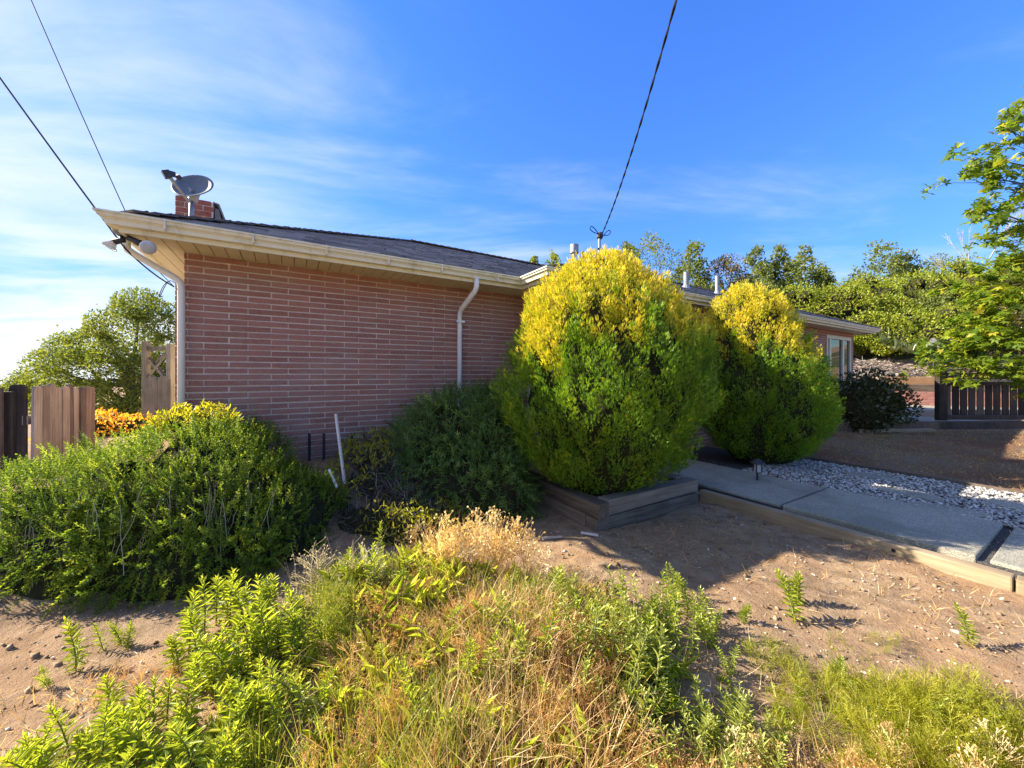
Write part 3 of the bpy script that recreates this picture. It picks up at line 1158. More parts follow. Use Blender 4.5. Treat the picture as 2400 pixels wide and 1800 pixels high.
mb.hexa([hl(-0.94, 7.06, 3.2), hl(-0.74, 7.06, 3.2), hl(-0.74, 7.85, 3.2), hl(-0.94, 7.85, 3.2),
         hl(-0.94, 7.06, 4.0), hl(-0.89, 7.06, 4.0), hl(-0.89, 7.85, 4.0), hl(-0.94, 7.85, 4.0)])
mb.hexa([hl(-0.90, 7.0, 4.04), hl(-0.885, 7.0, 4.04), hl(-0.885, 7.4, 4.04), hl(-0.90, 7.4, 4.04),
         hl(-0.81, 7.0, 3.82), hl(-0.795, 7.0, 3.82), hl(-0.795, 7.4, 3.82), hl(-0.81, 7.4, 3.82)])
mb.build('flashing', M['lead'], chim)


def local(parent, w):
    c, s = math.cos(-R(31.1)), math.sin(-R(31.1))
    q = Vector(w) - parent.location
    return Vector((c * q.x - s * q.y, s * q.x + c * q.y, q.z))


# downspouts
g0 = hl(-1.16, 4.50, 2.80)
pts = [hl(-1.33, 4.97, 2.805), hl(-1.33, 4.97, 2.735), hl(-1.32, 4.972, 2.71), hl(-1.28, 4.98, 2.68), hl(-1.0, 5.04, 2.505), hl(-0.965, 5.048, 2.475), hl(-0.948, 5.05, 2.44), hl(-0.945, 5.05, 2.38), hl(-0.945, 5.05, 0.4)]
sp = MB().tube(pts, 0.037, 10, sx=1.0, sy=0.85).build('downspout', M['downspout'], house, smooth=True)
pts = [hl(2.17, 4.52, 2.81), hl(2.17, 4.52, 2.70), hl(2.165, 4.56, 2.64), hl(2.15, 4.99, 2.46), hl(2.15, 5.045, 2.40), hl(2.15, 5.05, 2.32), hl(2.15, 5.05, 0.5)]
sp2 = MB().tube(pts, 0.042, 10, sx=1.0, sy=0.8).build('downspout', M['white'], house, smooth=True)
for z in (2.27, 1.2):
    mb = MB()
    hbox(mb, 2.085, 2.215, 5.003, 5.008, z, z + 0.03)
    mb.build('strap', M['white'], sp2)
# bracket seams on the gutter
for t in (-0.95, -0.3, 0.35, 1.0, 1.65, 2.45):
    mb = MB()
    mb.box(hl(t, 4.4365, 2.803), hl(t + 0.012, 4.56, 2.899))
    mb.build('gutter_seam', M['trim'], house)

# window at the far end
win = MB()
hbox(win, WT0 - 0.04, WT1 + 0.04, WALL_D - 0.025, WALL_D + 0.06, WZ1 - 0.055, WZ1 + 0.03)
hbox(win, WT0 - 0.04, WT1 + 0.04, WALL_D - 0.04, WALL_D + 0.06, WZ0 - 0.04, WZ0 + 0.045)
edges = [WT0, WT0 + 0.20, WT0 + 1.12, WT1]
for i, t in enumerate(edges):
    w = 0.035 if i in (0, 3) else 0.055
    hbox(win, t - w, t + w, WALL_D - 0.022, WALL_D + 0.057, WZ0 + 0.046, WZ1 - 0.056)
wf = win.build('window', M['trim'], house, bevel=0.004)
for a, b in zip(edges[:-1], edges[1:]):
    mb = MB()
    hbox(mb, a + 0.03, b - 0.03, WALL_D + 0.02, WALL_D + 0.028, WZ0 + 0.04, WZ1 - 0.05)
    mb.build('pane', M['glass'], wf)
mb = MB()
hbox(mb, WT0 - 0.5, WT1 + 0.13, WALL_D + 1.6, WALL_D + 1.65, 0, Z_SOF)
mb.build('room_wall', M['soffit'], house)

# vents and service mast on the roof
def roof_z(t, D):
    a = ZE + SLOPE * min(t + 1.215, D - 4.505, 11.4 - D)
    b = ZE + SLOPE * min(t - 2.885, D - 3.875, 15.25 - t, 11.4 - D)
    return max(a, b)


def roof_pipe(u, vtop, Y, rad, name, cap_, mat):
    w = W(u, vtop, Y)
    t, D = TD(w.x, w.y)
    zb = roof_z(t, D) - 0.05
    mb_ = MB()
    if cap_:
        mb_.lathe(hl(t, D, zb), [(rad, 0), (rad, w.z - zb - 0.20), (rad * 1.9, w.z - zb - 0.20), (rad * 1.9, w.z - zb), (rad * 0.5, w.z - zb + 0.01)], 14)
    else:
        mb_.lathe(hl(t, D, zb), [(rad * 2.2, 0), (rad * 1.3, 0.12), (rad, 0.13), (rad, w.z - zb), (rad * 0.7, w.z - zb)], 12)
    return mb_.build(name, mat, house, smooth=False)


roof_pipe(1346, 574, 9.0, 0.055, 'flue_pipe', True, M['galv'])
roof_pipe(1366, 590, 9.2, 0.04, 'vent_pipe', False, M['dark_metal'])
roof_pipe(1608, 638, 9.5, 0.062, 'vent_pipe', False, M['galv'])
roof_pipe(1681, 647, 10.6, 0.055, 'vent_pipe', False, M['galv'])
mw = W(1405, 556, 7.0)
mt, mD = TD(mw.x, mw.y)
mb = MB().tube([hl(mt, mD, roof_z(mt, mD) - 0.05), hl(mt, mD, mw.z)], 0.025, 10)
mast = mb.build('service_mast', M['galv'], house)
MB().lathe(hl(mt, mD, mw.z - 0.02), [(0.02, -0.02), (0.05, 0.0), (0.065, 0.05), (0.05, 0.11), (0.015, 0.13)], 10, (0.4, 0.2, 1)).build('weatherhead', M['dark_metal'], mast)
MB().bar(hl(mt - 0.06, mD, mw.z - 0.22), hl(mt + 0.06, mD, mw.z - 0.22), 0.03, 0.03).build('clamp', M['dark_metal'], mast)
mb = MB()
for s, tz_ in ((-1, 0.14), (1, 0.16)):
    pts = []
    for i in range(13):
        f = i / 12
        pts.append(hl(mt + s * 0.26 * math.sin(math.pi * f) ** 0.8, mD - 0.05 * f, mw.z + 0.06 - 0.08 * f + tz_ * math.sin(math.pi * f * f)))
    mb.tube(pts, 0.008, 6)
mb.build('drip_loop', M['cable'], mast)


# overhead cables
def cable(name, pts, rad, label, twist=False):
    mb_ = MB()
    pts = [Vector(p_) for p_ in pts]
    base = pts[-1].copy()
    if not twist:
        mb_.tube([p_ - base for p_ in pts], rad, 6)
    else:
        for s in (0, math.pi):
            q = []
            for i, p_ in enumerate(pts):
                an = s + i * 1.1
                q.append(p_ - base + Vector((math.cos(an), 0.0, math.sin(an))) * rad * 0.9)
            mb_.tube(q, rad, 6)
    o_ = mb_.build(name, M['cable'], None, base)
    return tag(o_, label, 'cable', 'overhead cables')


def sag(a, b, n, s):
    a, b = Vector(a), Vector(b)
    return [a.lerp(b, i / n) - Vector((0, 0, s * 4 * (i / n) * (1 - i / n))) for i in range(n + 1)]


corner = W(408, 672, 3.98)
floodw = W(290, 582, 3.45)
ca = sag(W(-520, -560, 3.2), W(292, 581, 3.52), 14, 0.05)
ca += sag(W(292, 581, 3.52), corner, 6, 0.03)[1:]
cable('overhead_cable', ca, 0.007, 'thin black cable running past the floodlights to the house corner')
cable('overhead_cable', sag(W(-70, -330, 4.3), W(305, 520, 5.6), 14, 0.04), 0.006, 'thin black cable dropping behind the left end of the gutter')
cable('overhead_cable', sag(W(1680, -350, 2.6), mw + Vector((0.04, -0.06, 0.05)), 60, 0.22), 0.0075, 'twisted black service cable running down to the roof mast', True)
mb = MB()
pts = []
for i in range(22):
    f = i / 21
    an = f * 2 * math.pi * 1.6
    pts.append(corner + Vector((-0.12 * math.sin(an * 0.5) - 0.02, -0.02 + 0.01 * math.sin(an), 0.09 * math.cos(an) - 0.03)) - corner)
mb.tube(pts, 0.004, 5)
mb.tube([(0, 0, 0), (-0.05, 0, 0.05), (-0.16, 0, 0.16), (-0.2, 0, 0.2)], 0.004, 5)
tag(mb.build('cable_coil', M['cable'], None, corner), 'loose loops of dark wire at the house corner by the downspout', 'wire')

# floodlight pair under the gutter end
fl = empty('floodlight', W(293, 548, 3.40), 'twin bulb floodlight on a grey box under the left end of the gutter', 'floodlight')


def rel(o_, w):
    return Vector(w) - o_.location


q = rel(fl, W(293, 545, 3.42))
mb = MB().lathe(q + Vector((0, -0.03, 0)), [(0.052, 0), (0.052, 0.05), (0.046, 0.06)], 14, (SA, -CA, 0))
mb.build('junction_box', M['galv'], fl)
for (us, vs_, ub, vb, uf, vf, Ys, Yb, Yf) in ((288, 563, 268, 566, 253, 580, 3.38, 3.36, 3.34), (312, 562, 334, 573, 349, 581, 3.38, 3.34, 3.27)):
    a, b, c = rel(fl, W(us, vs_, Ys)), rel(fl, W(ub, vb, Yb)), rel(fl, W(uf, vf, Yf))
    MB().tube([q + Vector((0, -0.03, -0.03)), a, b], [0.018, 0.026, 0.030], 10).build('lamp_holder', M['dark_metal'], fl, smooth=True)
    ax = (c - b)
    L = ax.length
    MB().lathe(b, [(0.022, 0), (0.028, L * 0.25), (0.052, L * 0.72), (0.060, L * 0.86), (0.055, L * 0.97), (0.03, L * 1.04)], 16, ax).build('bulb', M['bulb'], fl, smooth=True)

# satellite dish
dc = W(450, 435, 4.75)
sd = empty('satellite_dish', W(448, 600, 4.75), 'grey satellite dish on a pole in front of the chimney', 'satellite dish')
nd = Vector((0.10, -0.90, 0.52)).normalized()
upd = (Vector((0.22, 0, 1)) - nd * nd.dot(Vector((0.22, 0, 1)))).normalized()
sxd = nd.cross(upd).normalized()
c0 = rel(sd, dc)
MB().tube([(0, 0, -0.05), rel(sd, W(448, 500, 4.76)), rel(sd, W(449, 468, 4.84))], 0.026, 10).build('pole', M['galv'], sd, smooth=True)
mb = MB()
rings = [(0.0, -0.055), (0.09, -0.049), (0.17, -0.033), (0.235, -0.012), (0.275, 0.004), (0.278, -0.006), (0.235, -0.024), (0.17, -0.045), (0.09, -0.061), (0.001, -0.067)]
nn = 28
for r_, h in rings:
    for i in range(nn):
        an = 2 * math.pi * i / nn
        ee = 1.0 - 0.10 * max(0, -math.sin(an)) * abs(math.cos(an))
        mb.v.append(tuple(c0 + (sxd * math.cos(an) * 0.90 + upd * math.sin(an) * 0.80) * r_ * ee + nd * h))
for i in range(len(rings) - 1):
    for j in range(nn):
        j2 = (j + 1) % nn
        mb.f.append((i * nn + j, i * nn + j2, (i + 1) * nn + j2, (i + 1) * nn + j))
mb.build('reflector', M['dish'], sd, smooth=True)
arm0, arm1 = rel(sd, W(444, 474, 4.70)), rel(sd, W(393, 409, 4.25))
MB().bar(arm0, arm1, 0.03, 0.022).build('feed_arm', M['galv'], sd)
e = (arm1 - arm0).normalized()
mb = MB()
mb.bar(arm1 - e * 0.03 + Vector((0.0, 0, -0.02)), arm1 + Vector((-0.035, 0, 0.045)), 0.065, 0.07)
mb.bar(arm1 + Vector((-0.03, 0, 0.03)), rel(sd, W(411, 412, 4.32)) + Vector((0, 0, 0.01)), 0.05, 0.05)
mb.lathe(rel(sd, W(414, 411, 4.33)), [(0.028, 0), (0.03, 0.04), (0.022, 0.05)], 10, -nd + Vector((0.3, 0, 0)))
mb.build('receiver', M['dark_metal'], sd, bevel=0.004)
MB().bar(rel(sd, W(449, 470, 4.84)), c0 - nd * 0.06, 0.10, 0.08).build('mount_bracket', M['galv'], sd)
# ------------------------------------------------------------------ fences, gate, timber, small things
BD = Vector((-SA, CA, 0))
# left board fence
fb = Vector((-4.83, 3.74, 0.0))
fence = empty('board_fence', (fb.x, fb.y, 0.1), 'weathered brown board fence with a gap behind the rosemary', 'fence')


def dogear(w, h, th, var=0.0):
    c = w * 0.22
    pr = [(0, 0), (w, 0), (w, h - c), (w - c, h), (c, h), (0, h - c)]
    mb_ = MB()
    mb_.v = [(x, 0, z) for x, z in pr] + [(x, th, z) for x, z in pr]
    mb_.f = [(0, 1, 2, 3, 4, 5), (11, 10, 9, 8, 7, 6)] + [(i, i + 6, (i + 1) % 6 + 6, (i + 1) % 6) for i in range(6)]
    me = bpy.data.meshes.new('board')
    me.from_pydata(mb_.v, [], mb_.f)
    return me


bme = [dogear(0.140, 1.32 + 0.012 * i, 0.02) for i in range(3)]
for m_ in bme:
    m_.materials.append(M['fence_wood'])
ang = math.atan2(BD.y, BD.x)
for i in range(10):
    w = fb + BD * (0.143 * i)
    o = link('board', bme[i % 3], None, fence, rel(fence, (w.x, w.y, 0.075 - 0.006 * i)) + Vector((random.uniform(-.003, .003), 0, random.uniform(-.015, .01))))
    o.rotation_euler = (random.uniform(-.010, .010), random.uniform(-.006, .006), ang + random.uniform(-.05, .05))
MB().box((-0.05, -0.05, -0.2), (0.05, 0.05, 1.24)).build('post', M['fence_dark'], fence, rel(fence, (-5.0, 3.72, 0.1)), bevel=0.004)
for z in (0.35, 1.05):
    mb = MB().bar(rel(fence, fb + Vector((-0.05, -0.02, z))), rel(fence, fb + BD * 1.48 + Vector((-0.05, -0.02, z))), 0.04, 0.09)
    mb.build('rail', M['fence_wood'], fence)
dme = dogear(0.150, 1.36, 0.022)
dme.materials.append(M['fence_dark'])  # darker copy of the fence wood puts this panel's deep shade into its colour
for i in range(5):
    o = link('board', dme, None, fence, rel(fence, (-5.03 - 0.155 * (i + 1), 3.62, 0.07)))
    o.rotation_euler = (0, random.uniform(-.01, .01), random.uniform(-.03, .03))
o = link('board', dme, None, fence, rel(fence, (-5.02, 3.70, 0.05)))
o.rotation_euler = (0, 0, .1)
o = link('board', bme[0], None, fence, rel(fence, (-5.015, 3.60, 0.06)))
o.scale = (0.32, 1.5, 1)

# gate beside the house, lattice on top
gw = W(372, 900, 7.15)
gz = tz(gw.x, gw.y)
gate = empty('wooden_gate', (gw.x, gw.y, gz), 'grey weathered garden gate with crossed lattice top by the house corner', 'gate')


def gp(u, v, dy=0.0):
    return rel(gate, W(u, v, 7.15)) + Vector((0, dy, 0))


for u, vt, w in ((343, 800, 0.085), (400, 806, 0.085)):
    a = gp(u, vt)
    MB().box((a.x - w / 2, -0.05, -0.1), (a.x + w / 2, 0.05, a.z)).build('post', M['grey_wood'], gate, bevel=0.004)
a, b = gp(350, 817), gp(394, 817)
MB().bar(a, b, 0.05, 0.075).build('top_rail', M['grey_wood'], gate)
a, b = gp(350, 888), gp(394, 888)
MB().bar(a, b, 0.04, 0.06).build('middle_rail', M['grey_wood'], gate)
for (p0, p1) in (((349, 838), (390, 884)), ((350, 848), (386, 889)), ((392, 822), (360, 852)), ((349, 878), (372, 890))):
    MB().bar(gp(*p0, 0.012), gp(*p1, 0.012), 0.035, 0.012, (0, 1, 0)).build('lattice_slat', M['grey_wood'], gate)
MB().bar(gp(392, 830, -0.012), gp(352, 880, -0.012), 0.035, 0.012, (0, 1, 0)).build('lattice_slat', M['grey_wood'], gate)
for u0, u1, vt in ((346, 377, 884), (378, 408, 882)):
    a, b = gp(u0, vt), gp(u1, vt)
    me = dogear(b.x - a.x, a.z, 0.02)
    me.materials.append(M['grey_wood'])
    link('board', me, None, gate, (a.x, -0.075, 0))

# raised timber planter, two beams high
pl = empty('timber_planter', P(2.51, 2.61, 0), 'grey timber planter box of stacked beams under the front golden bush', 'planter', rz=R(31.1))
Lx, Ly, Bh, Bw = 1.62, 1.75, 0.145, 0.15
spec = [('x', 0.0, Lx, 0.0, 0.0), ('y', Bw + 0.004, Ly, 0.0, 0.0), ('x', Bw + 0.02, Lx + 0.02, 0.01, Bh + 0.004), ('y', -0.03, Ly - 0.1, 0.0, Bh + 0.004),
        ('y', Bw + 0.004, Ly, Lx - Bw, 0.0), ('y', Bw + 0.03, Ly, Lx - Bw - 0.01, Bh + 0.004)]
for ax, a, b, off, z in spec:
    mb = MB()
    if ax == 'x':
        mb.box((0, -Bw / 2, 0), (b - a, Bw / 2, Bh), 0.006)
        loc = (a, off + Bw / 2, z - 0.02)
        rz = 0
    else:
        mb.box((0, -Bw / 2, 0), (b - a, Bw / 2, Bh), 0.006)
        loc = (off + Bw / 2, a, z - 0.02)
        rz = R(90)
    o = mb.build('beam', M['timber'], pl, loc, bevel=0.010)
    o.rotation_euler = (0, 0, rz + random.uniform(-.008, .008))
MB().box((0.16, 0.16, -0.02), (Lx - 0.16, Ly, 0.22)).build('soil', M['dirt'], pl)

# edging beam along the walk
eb = empty('edging_beam', P(4.27, 3.0, 0), 'long pale timber edging beam along the concrete walk', 'edging beam', rz=R(31.1))
MB().box((-0.05, -2.60, -0.06), (0.055, -0.35, 0.125), 0.004).build('beam', M['edging'], eb, bevel=0.010)
MB().box((-0.05, -6.0, -0.06), (0.055, -2.607, 0.120), 0.004).build('beam', M['edging'], eb, bevel=0.010)
h = local(eb, G(2100, 1284, 0.08))
MB().lathe((-0.049, h.y, 0.075), [(0.013, 0.004), (0.013, -0.01)], 10, (-1, 0, 0)).build('bolt_hole', M['cable'], eb)

# stakes and slats
def stick(name, a, b, w, th, mat, label, cat, group=None):
    a, b = Vector(a), Vector(b)
    o_ = MB().bar((0, 0, 0), b - a, w, th, (1, 0, 0)).build(name, mat, None, a, bevel=0.003)
    return tag(o_, label, cat, group)


stick('wooden_stake', W(808, 1135, 3.75), W(787, 970, 3.85), 0.034, 0.02, M['stake'], 'tall pale stake leaning against the brick wall bed', 'stake')
stick('wooden_stake', W(790, 1143, 3.62), W(771, 1100, 3.66), 0.022, 0.018, M['white'], 'short white stick poking out of the dead brush', 'stake')
for i, (u, vt) in enumerate(((725, 1015), (759, 1015), (825, 1016), (855, 1018))):
    w = P(0, 0)
    x = (u - 1200) / 870
    tt = 4.93 * (SA + CA * x) / (CA - SA * x)
    w = P(tt, 4.93)
    zt = H + (880 - vt) / 870 * w.y
    stick('garden_spike', (w.x, w.y, 0.35), (w.x, w.y, zt), 0.024, 0.024, M['dark_metal'],
          ['thin black spike against the wall, leftmost of the four', 'thin black spike just left of the pale stake', 'thin black spike right of the pale stake',
           'thin black spike farthest right, among the yellow sprigs'][i], 'spike', 'black spikes along the wall')
def on_ground(u, v, lift=0.0):
    z = 0.0
    for _ in range(12):
        p_ = G(u, v, z)
        z = 0.5 * z + 0.5 * tz(p_.x, p_.y)
    p_ = G(u, v, z)
    return Vector((p_.x, p_.y, tz(p_.x, p_.y) + lift))


stick('wood_slat', on_ground(1270, 1265, .015), on_ground(1318, 1263, .02), 0.022, 0.012, M['stake'], 'pale slat lying level on the shaded dirt', 'slat', 'slats on the dirt')
stick('wood_slat', on_ground(1362, 1252, .015), on_ground(1402, 1260, .02), 0.022, 0.012, M['stake'], 'pale slat lying beside the planter corner', 'slat', 'slats on the dirt')
c = on_ground(412, 1379, 0.012)
mb = MB()
mb.v = [(-.03, -.02, 0), (.0, -.028, .012), (.034, -.012, .004), (.03, .022, .012), (-.005, .03, .002), (-.03, .016, .014), (0, 0, .02)]
mb.f = [(0, 1, 6), (1, 2, 6), (2, 3, 6), (3, 4, 6), (4, 5, 6), (5, 0, 6)]
tag(mb.build('paper_scrap', M['paper'], None, c), 'crumpled white paper scrap on the shaded soil', 'paper')

# path light under the second golden bush
lw = G(1775, 1126, 0.12)
pll = empty('path_light', (lw.x, lw.y, 0.11), 'small dark garden lantern beside the walk under the rear golden bush', 'path light')
MB().lathe((0, 0, 0), [(0.012, 0), (0.012, 0.12)], 8).build('stem', M['dark_metal'], pll)
MB().lathe((0, 0, 0.12), [(0.03, 0), (0.045, 0.01), (0.042, 0.10), (0.03, 0.11)], 8).build('lens', M['bulb'], pll)
for i in range(4):
    an = math.pi / 4 + i * math.pi / 2
    MB().bar((0.046 * math.cos(an), 0.046 * math.sin(an), 0.12), (0.046 * math.cos(an), 0.046 * math.sin(an), 0.235), 0.01, 0.01).build('bar', M['dark_metal'], pll)
MB().lathe((0, 0, 0.235), [(0.095, 0), (0.085, 0.015), (0.03, 0.055), (0.005, 0.065)], 12).build('cap', M['dark_metal'], pll)

# ------------------------------------------------------------------ yard behind the lawn: curb, rail fence, terraces
FY = 8.3
ZL = tz(9, 8.1)
kerb = empty('timber_kerb', (9.5, FY, ZL), 'low dark timber kerb at the top of the brown lawn', 'kerb')
for a, b in ((-2.6, 0.0), (0.004, 6.0)):
    MB().box((a, -0.06, -0.15), (b, 0.08, 0.22), 0.005).build('beam', M['rail_dark'], kerb, bevel=0.01)
mb = MB().box((-1.9, -0.20, -0.15), (-0.25, -0.062, 0.085), 0.004)
mb.build('step_board', M['timber'], kerb, bevel=0.008)
yard = MB().box((6.2, FY + 0.085, 0.2), (22, 13.95, 0.40))
o = yard.build('patio', M['concrete'], None, None, kind='structure')

rf = empty('rail_fence', W(2206, 985, FY + 0.15), 'dark stained picket rail fence at the top of the lawn', 'fence')
zb = rf.location.z


def rp(u, v):
    return rel(rf, W(u, v, FY + 0.15))


zt = rp(2206, 893).z
MB().box((-0.09, -0.05, 0.0), (0.09, 0.06, rp(2206, 870).z)).build('post', M['rail_dark'], rf, bevel=0.006)
MB().box((0.09, -0.06, zt - 0.02), (6.0, 0.05, zt + 0.035)).build('top_rail', M['timber'], rf, bevel=0.005)
MB().box((0.10, -0.035, zt - 0.10), (6.0, 0.02, zt - 0.022)).build('upper_rail', M['rail_dark'], rf)
MB().box((0.09, -0.05, 0.02), (6.0, 0.03, 0.12)).build('bottom_rail', M['rail_dark'], rf, bevel=0.005)
MB().box((0.09, 0.06, zt + 0.036), (2.2, 0.09, zt + 0.19)).build('screen_board', M['rail_dark'], rf)
pk = MB().box((0, 0, 0), (0.148, 0.022, zt - 0.04), 0.002)
pme = bpy.data.meshes.new('picket')
pme.from_pydata(pk.v, [], pk.f)
pme.materials.append(M['fence_dark'])
for i in range(30):
    o = link('picket', pme, None, rf, (0.105 + i * 0.190 + random.uniform(-.006, .006), 0.032, 0.03))
    o.rotation_euler = (0, random.uniform(-.006, .006), 0)

# terraces: red block wall, dark timber, tan timber
tw = empty('terrace_wall', (14.25, 14.0, 0.40), 'stepped red block and timber terrace wall behind the patio', 'retaining wall', rz=R(-22))
bm_ = MB().box((0, 0, 0), (0.385, 0.16, 0.098), 0.004)
rme = bpy.data.meshes.new('block')
rme.from_pydata(bm_.v, [], bm_.f)
rme.materials.append(M['red_block'])
for r in range(5):
    for i in range(24):
        a = -2.4 + i * 0.39 - (0.19 if r % 2 else 0)
        if a > 3.6:
            continue
        link('block', rme, None, tw, (a, r * 0.045 + random.uniform(-.006, .006), r * 0.102))
MB().box((-2.5, 0.2, 0.505), (3.7, 0.40, 0.64), 0.006).build('beam', M['timber'], tw, bevel=0.01)
MB().box((-2.6, 0.75, 0.60), (3.7, 0.93, 0.76), 0.006).build('beam', M['timber'], tw, bevel=0.01)
MB().box((-2.6, 1.3, 0.72), (0.3, 1.46, 1.02), 0.006).build('beam', M['terrace_wood'], tw, bevel=0.01)
MB().box((0.31, 1.3, 0.72), (4.0, 1.46, 1.04), 0.006).build('beam', M['terrace_wood'], tw, bevel=0.01)
MB().box((0.26, 1.26, 0.7), (0.34, 1.30, 1.12), 0.004).build('stake', M['grey_wood'], tw)
MB().box((-2.6, 1.25, 1.025), (-0.9, 1.50, 1.14), 0.008).build('beam', M['terrace_wood'], tw, bevel=0.01)
MB().box((-2.5, 0.41, 0.3), (3.7, 0.74, 0.57)).build('terrace_soil', M['dirt'], tw)
MB().box((-2.5, 0.94, 0.3), (3.7, 1.29, 0.71)).build('terrace_soil', M['dirt'], tw)
# low planter in front of the dark bush
lp = empty('low_planter', G(2010, 1010, 0.22), 'low brown timber planter edge below the dark bush', 'planter')
for a, b, z in ((-1.1, 0.62, 0.0), (-1.1, 0.60, 0.14)):
    MB().box((a, 0, z - 0.05), (b, 0.12, z + 0.085), 0.006).build('beam', M['timber'], lp, bevel=0.01)
MB().box((0.48, 0.125, -0.05), (0.61, 1.2, 0.22), 0.006).build('beam', M['timber'], lp, bevel=0.01)
# ------------------------------------------------------------------ vegetation
diamond_v = np.array([(0, 0, 0), (0.5, 0.45, 0.06), (0, 1, 0), (-0.5, 0.45, 0.06)], float)     # leaf along +y, unit length and width
diamond_f = np.array([(0, 1, 2, 3)])
leaf2_v = np.array([(0, 0, 0), (0.42, 0.30, 0.10), (0.36, 0.65, 0.06), (0, 1, -0.10), (-0.36, 0.65, 0.06), (-0.42, 0.30, 0.10)], float)
leaf2_f = np.array([(0, 1, 2, 3), (0, 3, 4, 5)])
UP = np.array([0, 0, 1.0])


def unit(k):
    return nrm(rng.normal(size=(k, 3)))


def in_blob(pts, blobs, s=1.0):
    ins = np.zeros(len(pts), bool)
    for c, r in blobs:
        ins |= (((pts - c) / (np.asarray(r) * s)) ** 2).sum(1) < 1
    return ins


def blob_surface(blobs, n, inner=0.93, lumps=0.14, lf=3.0):
    """points and normals on the outside of a union of ellipsoids, with lumpy relief"""
    areas = np.array([(r[0] * r[1] + r[1] * r[2] + r[0] * r[2]) for c, r in blobs])
    cnt = (n * areas / areas.sum()).astype(int)
    Ps, Ns = [], []
    for (c, r), q in zip(blobs, cnt):
        d = unit(q)
        c, r = np.asarray(c, float), np.asarray(r, float)
        nn_ = nrm(d / r)
        p_ = c + d * r
        rel_ = 1 + lumps * (vnoise(p_[:, 0] * lf + p_[:, 2] * lf * .7, p_[:, 1] * lf - p_[:, 2] * lf * .6) * 1.6)
        p_ = c + d * r * rel_[:, None]
        others = [(np.asarray(c2, float), r2) for (c2, r2) in blobs if not (np.allclose(c2, c) and np.allclose(r2, r))]
        ok = ~in_blob(p_, others, inner)
        Ps.append(p_[ok])
        Ns.append(nn_[ok])
    return np.concatenate(Ps), np.concatenate(Ns)


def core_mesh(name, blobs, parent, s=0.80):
    """dark closed body for the woody interior, added to block light between the leaves"""
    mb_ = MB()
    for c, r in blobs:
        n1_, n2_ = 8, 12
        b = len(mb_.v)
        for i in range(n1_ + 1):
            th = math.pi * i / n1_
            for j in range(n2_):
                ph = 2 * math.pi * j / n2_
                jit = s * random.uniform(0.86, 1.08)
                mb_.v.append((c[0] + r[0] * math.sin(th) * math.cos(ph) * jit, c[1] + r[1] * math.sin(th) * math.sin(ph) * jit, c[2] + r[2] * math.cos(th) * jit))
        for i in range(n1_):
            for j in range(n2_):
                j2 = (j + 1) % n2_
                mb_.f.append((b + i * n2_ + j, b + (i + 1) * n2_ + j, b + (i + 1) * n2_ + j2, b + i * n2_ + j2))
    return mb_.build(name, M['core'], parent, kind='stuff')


# ---- golden thujas
def fan_template():
    V, F = [], []

    def lf(o_, ang, L, w, bend):
        d = np.array([math.sin(ang), math.cos(ang), 0])
        s = np.array([math.cos(ang), -math.sin(ang), 0])
        o_ = np.array(o_)
        b = len(V)
        V.extend([o_, o_ + d * L * .45 + s * w + [0, 0, bend], o_ + d * L, o_ + d * L * .45 - s * w + [0, 0, -bend]])
        F.append((b, b + 1, b + 2, b + 3))
    lf((0, 0, 0), 0, 1.0, .046, .02)
    for y, a, L in ((.12, .38, .55), (.2, -.40, .52), (.46, .34, .42)):
        lf((0, y, 0), a, L, .042, .03)
    return np.array(V, float), np.array(F)


FAN_V, FAN_F = fan_template()


